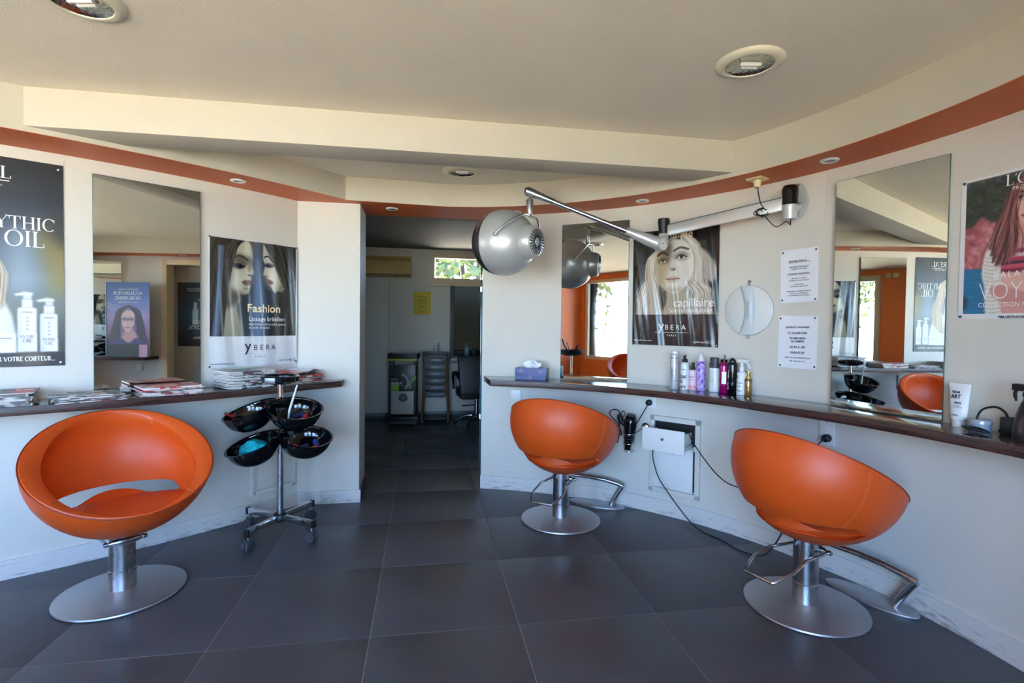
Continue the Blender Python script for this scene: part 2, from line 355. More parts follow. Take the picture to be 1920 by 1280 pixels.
# ---------------------------------------------------------------- printed pictures, painted into colour attributes of fine sheets
class Canvas:
    def __init__(s, n, h, col):                     # n samples across, height h relative to width 1
        s.n, s.m = n, int(round(n*h)); s.a = np.zeros((s.m, s.n, 3)); s.a[:] = np.array(col)/255.
        s.X, s.Y = np.meshgrid((np.arange(s.n)+.5)/n, (np.arange(s.m)+.5)/n)
    def mixin(s, al, col, sl=None):
        c = np.array(col)/255.; v = s.a if sl is None else s.a[sl]
        v[:] = v*(1-al[..., None]) + c*al[..., None]
    def vgrad(s, stops, x0=0, x1=1, y0=0, y1=9):
        ys = [p[0] for p in stops]; k = (s.X >= x0) & (s.X <= x1) & (s.Y >= y0) & (s.Y <= y1)
        for ch in range(3): s.a[..., ch][k] = np.interp(s.Y, ys, [p[1][ch]/255. for p in stops])[k]
    def blur(s, al, r):
        k = max(1, int(r*s.n)); ker = np.exp(-.5*(np.arange(-2*k, 2*k+1)/max(k, .6))**2); ker /= ker.sum()
        p = np.pad(al, ((2*k, 2*k), (2*k, 2*k)), mode='edge')
        p = np.apply_along_axis(lambda q: np.convolve(q, ker, 'valid'), 0, p); return np.apply_along_axis(lambda q: np.convolve(q, ker, 'valid'), 1, p)
    def poly(s, pts, col, blur=0., alpha=1., sm=4):
        P = [Vector((x, y, 0)) for x, y in pts]
        if sm: P = spline(P, sm, True)
        P = [(p.x, p.y) for p in P]; al = np.zeros_like(s.X)
        for ox in (-.25, .25):
            for oy in (-.25, .25):
                X, Y = s.X + ox/s.n, s.Y + oy/s.n; ins = np.zeros(X.shape, bool)
                for (x0, y0), (x1, y1) in zip(P, P[1:] + P[:1]):
                    if y0 == y1: continue
                    ins ^= ((y0 > Y) != (y1 > Y)) & (X < (x1-x0)*(Y-y0)/(y1-y0) + x0)
                al += ins*.25
        if blur: al = s.blur(al, blur)
        s.mixin(al*alpha, col)
    def ell(s, cx, cy, rx_, ry_, col, soft=.1, alpha=1., rot=0.):
        c_, s_ = math.cos(rot), math.sin(rot); dx, dy = s.X-cx, s.Y-cy
        d = np.sqrt(((dx*c_+dy*s_)/rx_)**2 + ((-dx*s_+dy*c_)/ry_)**2)
        s.mixin(np.clip((1+soft-d)/(2*soft), 0, 1)*alpha, col)
    def stroke(s, pts, wd, col, alpha=1., k=5):
        P = spline([Vector((x, y, 0)) for x, y in pts], k) if len(pts) > 2 else [Vector((x, y, 0)) for x, y in pts]
        xs = [p.x for p in P]; ys = [p.y for p in P]; pad = wd + 2./s.n
        i0, i1 = max(0, int((min(xs)-pad)*s.n)), min(s.n, int((max(xs)+pad)*s.n)+2); j0, j1 = max(0, int((min(ys)-pad)*s.n)), min(s.m, int((max(ys)+pad)*s.n)+2)
        if i1 <= i0 or j1 <= j0: return
        sl = (slice(j0, j1), slice(i0, i1)); X, Y = s.X[sl], s.Y[sl]; D = np.full(X.shape, 9.)
        for a, b in zip(P[:-1], P[1:]):
            dx, dy = b.x-a.x, b.y-a.y; l = dx*dx+dy*dy+1e-12; t = np.clip(((X-a.x)*dx+(Y-a.y)*dy)/l, 0, 1)
            D = np.minimum(D, np.hypot(X-a.x-t*dx, Y-a.y-t*dy))
        s.mixin(np.clip((wd/2-D)*s.n+.5, 0, 1)*alpha, col, sl)
    def hair(s, guides, n, wd, cols, jit=.02, alpha=.7, seed=1):     # strands blended between guide curves
        rg = random.Random(seed)
        for _ in range(n):
            u = rg.random()*(len(guides)-1); i = min(int(u), len(guides)-2); f = u-i; A, B = guides[i], guides[i+1]
            k = min(len(A), len(B)); jx = rg.gauss(0, jit)
            pts = [(A[q][0]*(1-f)+B[q][0]*f + jx*(q/k) + rg.gauss(0, jit*.3), A[q][1]*(1-f)+B[q][1]*f + rg.gauss(0, jit*.3)) for q in range(k)]
            s.stroke(pts, wd*(.5+rg.random()), rg.choice(cols), alpha*(.4+.6*rg.random()), 3)
    def noise(s, amt, seed=0, cells=30):
        rg = np.random.default_rng(seed); g = rg.random((int(cells*s.m/s.n)+2, cells+2))
        y, x = s.Y*cells*.97, s.X*cells*.97; i, j = np.minimum(y.astype(int), g.shape[0]-2), np.minimum(x.astype(int), g.shape[1]-2); fy, fx = y-i, x-j
        v = g[i, j]*(1-fy)*(1-fx)+g[i+1, j]*fy*(1-fx)+g[i, j+1]*(1-fy)*fx+g[i+1, j+1]*fy*fx
        s.a *= (1 + amt*(v-.5)*2)[..., None]
    def sheet(s, name, wd, ht, m, parent, fn=None, y=0.):          # x right, z up, centred; canvas row 0 at the top
        nu, nv = s.m+1, s.n+1; xs = np.linspace(-wd/2, wd/2, nv); zs = np.linspace(ht/2, -ht/2, nu)
        vs = [(x, y, z) for z in zs for x in xs]
        if fn: vs = [fn(*v) for v in vs]
        me = bpy.data.meshes.new(name); idx = np.arange(nu*nv).reshape(nu, nv)
        q = np.stack([idx[:-1, :-1], idx[1:, :-1], idx[1:, 1:], idx[:-1, 1:]], -1).reshape(-1, 4)
        me.vertices.add(nu*nv); me.vertices.foreach_set('co', np.array([tuple(v) for v in vs]).ravel())
        me.loops.add(q.size); me.loops.foreach_set('vertex_index', q.ravel()); me.polygons.add(len(q)); me.polygons.foreach_set('loop_start', np.arange(0, q.size, 4))
        me.update(calc_edges=True); me.materials.append(m)
        me.polygons.foreach_set('use_smooth', np.ones(len(q), bool))
        at = me.color_attributes.new('print', 'FLOAT_COLOR', 'CORNER'); a = np.clip(s.a, 0, 1); l_ = np.where(a <= .04045, a/12.92, ((a+.055)/1.055)**2.4)
        cols = np.ones((len(q), 4, 4)); cols[:, :, :3] = l_.reshape(-1, 1, 3); at.data.foreach_set('color', cols.ravel())
        return link(name, me, parent)
def eye(c, x, y, w_, iris=(70, 80, 70), tilt=0., dark=(40, 32, 28)):
    c.ell(x, y-.01*w_/.1, w_*.72, w_*.42, dark, .5, .45, tilt)
    c.ell(x, y, w_*.5, w_*.2, (215, 208, 198), .15, .9, tilt); c.ell(x, y, w_*.19, w_*.19, iris, .2, 1.); c.ell(x, y, w_*.09, w_*.09, (10, 10, 10), .3, 1.)
    c.stroke([(x-w_*.55, y+w_*.1), (x-w_*.1, y-w_*.2), (x+w_*.55, y+w_*.02)], w_*.1, (16, 12, 12), .95)
def lips(c, x, y, w_, col, dark=(90, 50, 48)):
    c.poly([(x-w_/2, y), (x-w_*.18, y-w_*.17), (x, y-w_*.11), (x+w_*.18, y-w_*.17), (x+w_/2, y), (x, y+w_*.05)], col, .004)
    c.poly([(x-w_/2, y), (x, y+w_*.04), (x+w_/2, y), (x+w_*.2, y+w_*.24), (x-w_*.2, y+w_*.24)], col, .004); c.stroke([(x-w_/2, y), (x, y+w_*.03), (x+w_/2, y)], w_*.05, dark, .9)

def art_fashion():
    c = Canvas(210, 1.41, (44, 44, 46)); sk, sh, hr = (186, 180, 156), (104, 92, 74), (40, 34, 28)
    c.vgrad([(0, (70, 64, 48)), (.2, (58, 56, 54)), (.6, (40, 47, 58)), (1.1, (34, 36, 40))])
    c.poly([(.0, .25), (.08, .2), (.16, .5), (.10, 1.1), (-.05, 1.1)], (84, 102, 128), .03, .8)
    c.poly([(.25, .02), (.42, .02), (.465, .18), (.458, .27), (.475, .37), (.452, .40), (.45, .45), (.435, .475), (.44, .52), (.41, .60), (.32, .61), (.17, .55), (.19, .42), (.24, .2)], sk, .005)
    c.ell(.33, .42, .10, .10, (212, 206, 184), .8, .8); c.ell(.36, .12, .07, .08, (206, 200, 178), .8, .7); c.ell(.455, .35, .018, .03, (220, 214, 194), .6, .7)
    c.poly([(.15, .57), (.34, .62), (.3, .72), (.3, .8), (.34, 1.12), (.06, 1.12), (.1, .8)], (150, 144, 124), .012); c.ell(.2, .95, .07, .14, (176, 170, 150), .8, .7)
    c.poly([(.14, .52), (.30, .59), (.40, .615), (.3, .70), (.16, .76)], (70, 60, 48), .03, .85); c.poly([(.16, .3), (.24, .25), (.22, .5), (.15, .58)], (84, 74, 58), .03, .8)
    c.poly([(.26, .17), (.45, .2), (.44, .27), (.27, .33)], (78, 68, 56), .022, .75); c.poly([(.42, .26), (.455, .27), (.44, .36), (.41, .34)], (120, 110, 90), .012, .7)
    c.stroke([(.25, .215), (.33, .185), (.41, .225)], .015, (26, 22, 20)); c.ell(.315, .295, .055, .028, (24, 22, 24), .5, .85); c.stroke([(.255, .285), (.31, .318), (.375, .30)], .016, (12, 11, 12)); c.stroke([(.27, .27), (.32, .262), (.37, .285)], .008, (150, 142, 122), .7)
    c.ell(.435, .392, .026, .012, (92, 80, 62), .6, .8); c.poly([(.345, .472), (.40, .445), (.452, .458), (.40, .482)], (112, 84, 72), .004); c.poly([(.355, .483), (.443, .478), (.425, .512), (.375, .508)], (132, 102, 88), .005); c.stroke([(.345, .475), (.40, .482), (.45, .468)], .006, (60, 42, 38)); c.ell(.40, .545, .04, .014, (120, 108, 88), .7, .6)
    dk = [hr, (62, 54, 40), (26, 23, 20), (84, 74, 54), (50, 46, 42)]
    c.hair([[(.44, -.02), (.30, .05), (.215, .3), (.15, .6), (.06, 1.1)], [(.2, -.02), (.12, .1), (.06, .4), (.04, .7), (-.02, 1.1)], [(.1, -.02), (.02, .2), (-.02, .5), (-.03, .8), (-.05, 1.1)]], 330, .007, dk, seed=3)
    c.hair([[(.46, -.03), (.33, .04), (.245, .22), (.20, .45), (.15, .8), (.12, 1.1)], [(.36, -.02), (.24, .08), (.19, .3), (.17, .5), (.12, .8), (.08, 1.1)]], 150, .008, dk[:3], seed=4)
    c.hair([[(.10, .1), (.09, .4), (.08, .7), (.06, 1.1)], [(.15, .1), (.13, .4), (.11, .7), (.09, 1.1)]], 40, .007, [(120, 138, 164), (96, 112, 138)], alpha=.45, seed=6)  # blue gloss streaks painted over the left woman's hair
    c.poly([(.475, .0), (.56, -.02), (.575, .4), (.64, .8), (.60, 1.12), (.42, 1.12), (.44, .8), (.475, .5)], (88, 108, 138), .035, .8); c.poly([(.49, .3), (.54, .2), (.56, .6), (.54, 1.1), (.49, 1.1)], (128, 150, 180), .03, .6)  # window gloss painted into the print as blue streaks between the faces
    c.poly([(.60, .02), (.578, .12), (.578, .2), (.60, .27), (.578, .365), (.60, .40), (.64, .42), (.655, .46), (.67, .5), (.72, .575), (.80, .56), (.86, .46), (.78, .2)], (196, 190, 170), .005)
    c.ell(.69, .40, .07, .10, (222, 216, 198), .8, .8); c.poly([(.76, .2), (.86, .44), (.82, .56), (.72, .585), (.80, .46)], (96, 86, 68), .03, .8)
    c.stroke([(.595, .175), (.64, .16), (.69, .22)], .015, (24, 20, 18)); c.ell(.645, .262, .045, .026, (34, 30, 28), .5, .85); c.stroke([(.61, .262), (.65, .278), (.695, .258)], .016, (12, 11, 12)); c.ell(.61, .392, .022, .012, (110, 98, 80), .6, .8)
    c.poly([(.638, .432), (.665, .428), (.70, .455), (.672, .482)], (120, 90, 78), .005); c.stroke([(.645, .455), (.695, .46)], .006, (60, 42, 38))
    c.poly([(.88, .72), (.93, .7), (.95, .9), (.88, 1.12), (.83, 1.12)], (160, 154, 136), .012)
    c.hair([[(.57, -.02), (.66, .13), (.80, .40), (.90, .62), (.88, 1.1)], [(.75, -.02), (.85, .2), (.92, .45), (.95, .7), (.97, 1.1)], [(.95, -.02), (.98, .2), (.98, .5), (1., .8), (1., 1.1)]], 380, .007, dk, seed=5)
    c.hair([[(.74, .56), (.72, .7), (.72, .9), (.70, 1.1)], [(.88, .58), (.86, .75), (.84, .9), (.82, 1.1)]], 130, .008, dk, seed=7)
    c.vgrad([(1.07, (222, 224, 224)), (1.41, (216, 220, 224))], y0=1.07)
    c.a[:, :3] = .86; c.a[:, -3:] = .86; c.a[:3] = .84
    return c
def art_botanique():
    c = Canvas(190, 1.36, (24, 21, 20)); pale, mid = (214, 206, 190), (150, 138, 116)
    c.vgrad([(0, (22, 18, 17)), (.4, (40, 36, 33)), (1.0, (70, 64, 56))])
    c.poly([(.80, .20), (.97, .40), (.97, .56), (.84, .56), (.76, .35)], (172, 164, 154), .02)
    c.hair([[(.5, .06), (.28, .25), (.2, .5), (.1, .7), (.08, 1.0)], [(.45, .08), (.32, .3), (.26, .55), (.24, .75), (.25, 1.02)]], 304, 0.0070, [pale, mid, (226, 218, 204), (112, 100, 82)], jit=.05, seed=8)
    c.hair([[(.58, .06), (.74, .22), (.8, .45), (.88, .7), (.92, 1.02)], [(.6, .08), (.68, .3), (.72, .5), (.66, .75), (.62, 1.02)]], 361, 0.0070, [pale, mid, (232, 226, 214), (120, 108, 90), (96, 110, 122)], jit=.05, seed=9)
    c.poly([(.42, .60), (.62, .62), (.66, .80), (.72, 1.0), (.36, 1.0), (.40, .8)], (176, 164, 140), .012)
    c.poly([(.40, .12), (.56, .08), (.68, .2), (.715, .36), (.70, .5), (.62, .64), (.52, .70), (.42, .68), (.31, .58), (.27, .42), (.28, .26)], (216, 210, 198), .006)
    c.poly([(.28, .2), (.42, .14), (.43, .4), (.38, .56), (.40, .68), (.30, .58), (.26, .42)], (168, 152, 116), .025, .85)
    c.poly([(.34, .14), (.46, .12), (.44, .3), (.36, .34)], (92, 82, 72), .03, .7)
    c.stroke([(.49, .21), (.56, .175), (.65, .20)], .026, (104, 96, 88)); c.stroke([(.29, .25), (.35, .22), (.41, .25)], .024, (66, 56, 48))
    eye(c, .575, .285, .11, (92, 100, 96)); eye(c, .355, .32, .085, (96, 92, 80))
    c.ell(.475, .42, .035, .018, (150, 136, 112), .6, .8); c.ell(.49, .425, .012, .008, (40, 34, 30), .4, .9); c.stroke([(.44, .3), (.435, .38), (.44, .42)], .02, (176, 160, 132), .6)
    lips(c, .475, .53, .17, (190, 168, 140)); c.ell(.5, .66, .12, .03, (150, 138, 112), .7, .5)
    c.hair([[(.56, .03), (.66, .12), (.74, .3), (.73, .5), (.76, .8)], [(.62, .02), (.76, .16), (.80, .34), (.80, .55), (.86, .9)]], 133, 0.0080, [pale, (228, 222, 210), (130, 120, 104)], jit=.03, seed=11)
    c.hair([[(.40, .1), (.24, .25), (.22, .45), (.28, .65), (.34, .98)], [(.36, .14), (.18, .3), (.16, .5), (.2, .7), (.22, .98)]], 133, 0.0080, [pale, (220, 212, 196), mid], jit=.03, seed=12)
    c.hair([[(.64, .6), (.72, .7), (.7, .85), (.74, 1.0)], [(.86, .62), (.92, .7), (.9, .9), (.94, 1.0)]], 171, 0.0050, [(236, 230, 220), (126, 112, 92), pale], jit=.05, seed=13)
    k_ = int(.05*c.n); c.a[k_:] = c.a[:-k_].copy(); c.a[:k_] = np.array((20, 17, 16))/255.
    c.vgrad([(.997, (50, 45, 43)), (1.36, (40, 37, 37))], y0=.997)
    c.hair([[(.3, 1.0), (.3, 1.1), (.28, 1.2)], [(.85, 1.0), (.84, 1.1), (.82, 1.22)]], 114, 0.0100, [(92, 80, 74), (62, 54, 50), (36, 32, 32)], seed=14, alpha=.5)
    c.a[:, :4] = .07; c.a[:, -5:] = .09
    return c
def art_oil():
    c = Canvas(230, 1.49, (20, 22, 26))
    c.vgrad([(0, (20, 20, 20)), (.28, (24, 27, 38)), (.55, (62, 74, 92)), (.85, (120, 134, 144)), (1.1, (106, 112, 104)), (1.49, (34, 32, 30))])
    c.poly([(.84, .5), (.98, .44), (1.02, .8), (.96, 1.0), (.90, .8)], (150, 128, 40), .05, .7); c.poly([(.88, .42), (1.02, .36), (1.02, .6), (.94, .56)], (40, 38, 30), .04, .8)
    c.poly([(.70, .5), (.82, .52), (.84, .9), (.72, .95)], (150, 170, 186), .05, .6)
    # woman on the left with long fair hair
    c.poly([(.12, 1.0), (.28, .88), (.42, .92), (.62, .9), (.70, 1.36), (.0, 1.40), (.0, 1.1)], (214, 214, 222), .012)
    c.poly([(.26, .70), (.42, .70), (.46, .96), (.34, 1.06), (.22, .95)], (206, 192, 186), .012)
    c.poly([(.22, .44), (.34, .38), (.45, .46), (.46, .60), (.41, .72), (.34, .77), (.27, .72), (.22, .58)], (218, 204, 196), .006)
    eye(c, .29, .565, .07); eye(c, .40, .565, .07); c.stroke([(.25, .53), (.29, .515), (.33, .53)], .012, (110, 92, 76)); c.stroke([(.37, .53), (.41, .515), (.44, .535)], .012, (110, 92, 76)); lips(c, .345, .68, .08, (176, 120, 116)); c.ell(.345, .625, .02, .01, (170, 150, 140), .6, .8)
    fair = [(206, 190, 160), (166, 146, 116), (228, 216, 194), (130, 110, 84)]
    c.hair([[(.34, .34), (.2, .45), (.14, .7), (.12, 1.0), (.05, 1.25)], [(.36, .36), (.25, .45), (.2, .7), (.24, .95), (.2, 1.2)]], 247, 0.0070, fair, jit=.03, seed=21)
    c.hair([[(.34, .34), (.46, .42), (.5, .65), (.54, .9), (.5, 1.2)], [(.34, .32), (.54, .42), (.6, .65), (.66, .82), (.64, 1.05)]], 323, 0.0070, fair, jit=.03, seed=22)
    # three printed packs
    def pack(x0, x1, y0, y1, pump=True):
        c.poly([(x0, y0+.01), (x0+.02, y0), (x1-.02, y0), (x1, y0+.01), (x1+.003, y1), (x0-.003, y1)], (232, 234, 238), .002, sm=0)
        c.poly([(x0, y0+.02), (x0+.02, y0), (x0+.025, y1), (x0, y1)], (206, 218, 230), .006, .8, sm=0); m_ = (x0+x1)/2
        if pump:
            c.poly([(m_-.028, y0-.055), (m_+.03, y0-.055), (m_+.03, y0), (m_-.028, y0)], (226, 228, 230), .002, sm=0); c.poly([(m_-.02, y0-.09), (m_+.024, y0-.09), (m_+.024, y0-.055), (m_-.02, y0-.055)], (208, 212, 216), .002, sm=0)
            c.poly([(m_-.07, y0-.092), (m_-.01, y0-.112), (m_+.03, y0-.105), (m_+.032, y0-.088), (m_-.06, y0-.082)], (228, 230, 232), .002, sm=0)
        for i in range(3): c.stroke([(x0+.02, y1-.10+.012*i), (x1-.02, y1-.10+.012*i)], .003, (170, 176, 184), .7)
        c.stroke([(x0+.025, y0+.035), (x1-.025, y0+.035)], .008, (120, 124, 130), .8)
        for i in range(4): c.ell(m_, y0+.075+.028*i, .008, .009, (176, 182, 190), .3, .9)
    pack(.745, .845, 1.06, 1.385); pack(.865, .96, 1.10, 1.385); pack(.55, .735, 1.25, 1.39, False)
    c.vgrad([(1.39, (26, 24, 24)), (1.49, (30, 28, 26))], y0=1.39)
    c.poly([(.74, 1.39), (.88, 1.39), (.9, 1.48), (.76, 1.48)], (150, 132, 104), .03, .6, sm=0)
    return c
def art_voyage():
    c = Canvas(190, 1.27, (40, 50, 44)); rg = random.Random(4)
    c.vgrad([(0, (120, 124, 150)), (.1, (52, 60, 56)), (.5, (60, 66, 60)), (.8, (40, 112, 150)), (1.27, (38, 98, 138))])
    for i in range(420):
        x, y = rg.random()*1.0, .03 + rg.random()*.42
        if y < .1 and x < .1: continue
        g = rg.random(); c.ell(x, y, .012+.02*rg.random(), .01+.014*rg.random(), (34+44*g, 42+44*g, 36+30*g), .5, .7)
    c.poly([(.0, .48), (.10, .44), (.18, .36), (.26, .42), (.6, .5), (1.0, .46), (1.0, .80), (.3, .84), (.0, .82)], (176, 92, 98), .012)
    for i in range(150): c.ell(rg.random()*.46, .44+.36*rg.random(), .015+.02*rg.random(), .03*rg.random()+.01, rg.choice([(214, 150, 150), (128, 62, 66), (196, 116, 116), (150, 84, 86), (226, 176, 172)]), .6, .5, rg.random()*3)
    c.poly([(.0, .81), (.3, .83), (1.0, .82), (1.0, 1.27), (.0, 1.27)], (44, 112, 152), .006, sm=0)
    for i in range(60): y = .84+.4*rg.random(); x = rg.random()*.4; c.stroke([(x, y), (x+.12, y+.004)], .005, rg.choice([(76, 146, 182), (34, 88, 126), (60, 128, 168)]), .5)
    c.ell(.03, 1.12, .05, .07, (60, 52, 56), .3, .9)
    skn = (214, 158, 148)
    c.poly([(.26, .56), (.34, .50), (.46, .54), (.60, .54), (.76, .52), (.84, .60), (.86, 1.27), (.30, 1.27), (.27, .9)], skn, .01)
    c.poly([(.38, .78), (.74, .78), (.76, 1.05), (.36, 1.05)], (224, 176, 162), .02)
    for k, col in enumerate([(150, 34, 76), (222, 206, 206), (186, 52, 88), (70, 34, 54), (200, 70, 100), (120, 30, 60)]): c.poly([(.34, .68+.032*k), (.78, .68+.032*k), (.78, .712+.032*k), (.345, .712+.032*k)], col, .003, sm=0)
    c.poly([(.225, .66), (.32, .73), (.345, .95), (.33, 1.10), (.36, 1.27), (.24, 1.27), (.215, 1.0), (.19, .86)], (226, 220, 210), .008)
    c.poly([(.74, .72), (.84, .66), (.90, .9), (.88, 1.27), (.74, 1.27), (.72, 1.0)], (226, 220, 210), .008)
    for i in range(16): c.stroke([(.21, .72+.034*i), (.27, .74+.034*i), (.34, .73+.034*i)], .008, (178, 170, 162), .7); c.stroke([(.74, .74+.034*i), (.80, .75+.034*i), (.88, .73+.034*i)], .008, (178, 170, 162), .7)
    c.poly([(.26, 1.0), (.36, .98), (.56, 1.06), (.70, 1.08), (.70, 1.17), (.52, 1.17), (.32, 1.10)], (204, 142, 134), .01)
    c.poly([(.46, .44), (.60, .44), (.62, .56), (.44, .56)], (200, 146, 134), .015)
    c.poly([(.43, .14), (.52, .09), (.62, .14), (.64, .28), (.60, .42), (.53, .49), (.47, .43), (.42, .28)], (224, 178, 162), .006)
    for x in (.475, .585): c.stroke([(x-.04, .225), (x, .205), (x+.04, .22)], .016, (70, 44, 38)); eye(c, x, .255, .07, (70, 60, 50))
    lips(c, .53, .405, .10, (190, 96, 96)); c.ell(.53, .335, .022, .011, (180, 128, 114), .6, .8)
    dk = [(70, 40, 42), (104, 62, 60), (48, 30, 34), (150, 92, 86), (190, 120, 112)]
    c.hair([[(.53, .07), (.43, .14), (.36, .35), (.31, .50), (.28, .64)], [(.52, .07), (.43, .2), (.40, .4), (.38, .6), (.34, .80)], [(.51, .09), (.44, .24), (.42, .42), (.44, .56), (.42, .72)]], 380, 0.0070, dk, jit=.035, seed=31)
    c.hair([[(.53, .07), (.64, .14), (.72, .35), (.78, .50), (.80, .64)], [(.54, .07), (.64, .2), (.68, .4), (.70, .6), (.74, .80)], [(.55, .09), (.63, .24), (.65, .42), (.64, .56), (.66, .72)]], 380, 0.0070, dk, jit=.035, seed=32)
    c.a[:, :8] = .88; c.a[:, -8:] = .88; c.a[:5] = .88; c.a[-9:] = .88
    return c
def art_brushing():
    c = Canvas(120, 1.75, (70, 96, 160))
    c.vgrad([(0, (52, 78, 140)), (.4, (84, 112, 176)), (.8, (150, 130, 180)), (1.3, (120, 80, 120)), (1.75, (20, 18, 24))])
    for i in range(3): c.stroke([(.5, .62+.05*i), (1.0, .5+.05*i)], .008, (230, 236, 250), .8)
    c.hair([[(.5, .55), (.26, .65), (.16, .9), (.1, 1.2), (.05, 1.4)], [(.48, .58), (.36, .7), (.3, .95), (.28, 1.2), (.22, 1.42)]], 228, 0.0150, [(54, 34, 52), (92, 60, 84), (34, 24, 34)], seed=41)
    c.hair([[(.5, .55), (.74, .65), (.82, .9), (.92, 1.2), (1.0, 1.42)], [(.5, .58), (.62, .7), (.68, .95), (.7, 1.2), (.7, 1.42)]], 228, 0.0150, [(54, 34, 52), (98, 62, 88), (34, 24, 34)], seed=42)
    c.poly([(.40, 1.1), (.56, 1.1), (.66, 1.42), (.24, 1.42)], (200, 150, 150), .02); c.poly([(.36, .72), (.5, .66), (.64, .74), (.66, .92), (.60, 1.08), (.51, 1.17), (.42, 1.08), (.35, .92)], (222, 182, 178), .01)
    eye(c, .43, .88, .11, (110, 140, 150)); eye(c, .58, .88, .11, (110, 140, 150)); lips(c, .51, 1.06, .13, (206, 120, 130)); c.ell(.51, .98, .03, .014, (190, 140, 136), .6, .8)
    c.poly([(.1, 1.42), (.3, 1.3), (.5, 1.42), (.7, 1.3), (.95, 1.42), (.95, 1.5), (.1, 1.5)], (60, 50, 110), .01)
    c.vgrad([(1.45, (24, 22, 28)), (1.75, (16, 16, 20))], y0=1.45); c.poly([(.05, 1.46), (.25, 1.46), (.25, 1.75), (.05, 1.75)], (206, 150, 170), .003, sm=0)
    return c
def art_serum():
    c = Canvas(90, 1.5, (12, 16, 24)); c.ell(.42, .72, .62, .5, (20, 84, 124), .9, .9)
    for x in (.30, .52): c.poly([(x, .62), (x+.14, .62), (x+.14, 1.0), (x, 1.0)], (176, 206, 220) if x > .4 else (40, 120, 150), .006, .9, sm=0)
    c.poly([(.56, .46), (.62, .46), (.63, .62), (.55, .62)], (200, 210, 216), .005, sm=0); c.stroke([(.16, .62), (.5, .4)], .03, (220, 230, 236)); c.stroke([(.12, .64), (.1, .9)], .012, (60, 170, 200))
    return c
# ================================================================ THE ROOM
HS, HC, HR, HB = 2.154, 2.357, 2.318, 2.18          # orange soffit, main ceiling, ceiling behind the beam, underside of the beam
YAW = 0.16681                                        # the floor tiles' angle to the view
def tile_xy(i, j):
    a, b = i*.62773 - .21452, j*.62773 + 2.18505; return (math.cos(YAW)*a - math.sin(YAW)*b, math.sin(YAW)*a + math.cos(YAW)*b)
XL, XR, YF = -4.66, 2.0, -1.25                        # left side wall, right side wall, street front

# floor: slab of grout with every tile its own piece
fl = struct(MB().box((-1.6, 3.2, -.0575), (8.6, 9.6, .112)).build('floor', m_grout))
_tm = MB().box((.313865, .313865, -.006), (.6243, .6243, .012)).build('tile', m_tile, fl, bevel=.0008)
_tm.location = (0, 0, 0); first = True
for i in range(-9, 7):
    for j in range(-7, 9):
        x, y = tile_xy(i+.5, j+.5)
        if not (XL-.2 < x < XR+.25 and YF-.2 < y < 7.45) or (y > 4.6 and not -3.6 < x < 1.7): continue
        if x < -1.9 and y > 2.2 + .9*(x+2.9) + .75 and y < 4.0: continue
        o = _tm if first else _tm.copy()
        if not first: C.objects.link(o)
        first = False; q = tile_xy(i, j); o.location = (q[0], q[1], random.uniform(-.0004, .0004)); o.rotation_euler = (0, 0, YAW)

# right wall: arc then straight to the street
arcR = [WR(t) for t in frange(6.05, 90, 60)] + [(2.0, 1.40)]; arcRo = [WR(t, -.16) for t in frange(6.05, 90, 60)] + [(2.16, 1.40)]
struct(MB().strip(arcR, arcRo, 0, 2.6).box((2.08, (YF+.62)/2, 1.3), (.16, .62-YF, 2.6)).box((2.08, 1.01, 2.35), (.16, .78, .5)).build('wall_right', m_wallR))
arcL = [WL(p) for p in frange(-77.6, -33.42, 50)]; arcLo = [WL(p, -.12) for p in frange(-77.6, -33.42, 50)]
wl = struct(MB().strip(arcL, arcLo, 0, 2.6).build('wall_left', m_wallL))
P1, P2 = (-1.522, 3.677), (-1.100, 3.748)            # pier beside the doorway
D_ = Vector((-.168, .986)); P3 = (P2[0] + D_.x*.37, P2[1] + D_.y*.37); P4 = (P1[0] + D_.x*.37 - .2, P1[1] + D_.y*.37)
struct(MB().prism([P1, P2, P3, P4], 0, 2.6).build('wall_doorway', m_wallL))
struct(MB().box((XL-.06, .15, 1.3), (.12, 3.0, 2.6)).build('wall_side', m_orangewall))
# street front: orange wall with openings
wf = MB()
for x0, x1, z0, z1 in [(XL-.12, -4.56, 0, 2.6), (-4.56, -1.86, 0, .60), (-4.56, -1.86, 2.26, 2.6), (-1.86, -1.32, 0, 2.6), (-1.32, -.25, 2.26, 2.6), (-.25, -.15, 0, 2.6), (-.15, 1.2, 0, .60), (-.15, 1.2, 2.26, 2.6), (1.2, 2.16, 0, 2.6)]:
    wf.box(((x0+x1)/2, YF-.1, (z0+z1)/2), (x1-x0, .2, z1-z0))
wf = struct(wf.build('wall_front', m_orangewall))
def window(name, x0, x1, z0, z1, y, bars, w_=.07, d=.09):
    f = MB(); xs = [x0] + bars + [x1]
    f.box(((x0+x1)/2, y, z0+w_/2), (x1-x0, d, w_)).box(((x0+x1)/2, y, z1-w_/2), (x1-x0, d, w_))
    for i, x in enumerate(xs): f.box((x + (w_/2 if i == 0 else -w_/2 if i == len(xs)-1 else 0), y, (z0+z1)/2), (w_, d*.98, z1-z0-2*w_))
    f = struct(f.build(name, m_winframe, bevel=.004))
    for a, b in zip(xs[:-1], xs[1:]):
        MB().box(((a+b)/2, y, (z0+z1)/2), (b-a-.06, .006, z1-z0-2*w_+.01)).build('pane', m_glass, f)
    return f
window('window_1', -4.56, -1.86, .60, 2.26, YF-.08, [-3.0])
window('window_2', -.15, 1.2, .60, 2.26, YF-.08, [])
dr = window('door_1', -1.32, -.25, 0.02, 2.26, YF-.08, [], w_=.10)
MB().tube([(-.42, YF+.06, .85), (-.42, YF+.06, 1.35)], .012).box((-.42, YF+.0, .9), (.02, .11, .02)).box((-.42, YF+.0, 1.3), (.02, .11, .02)).build('handle', m_brush, dr)

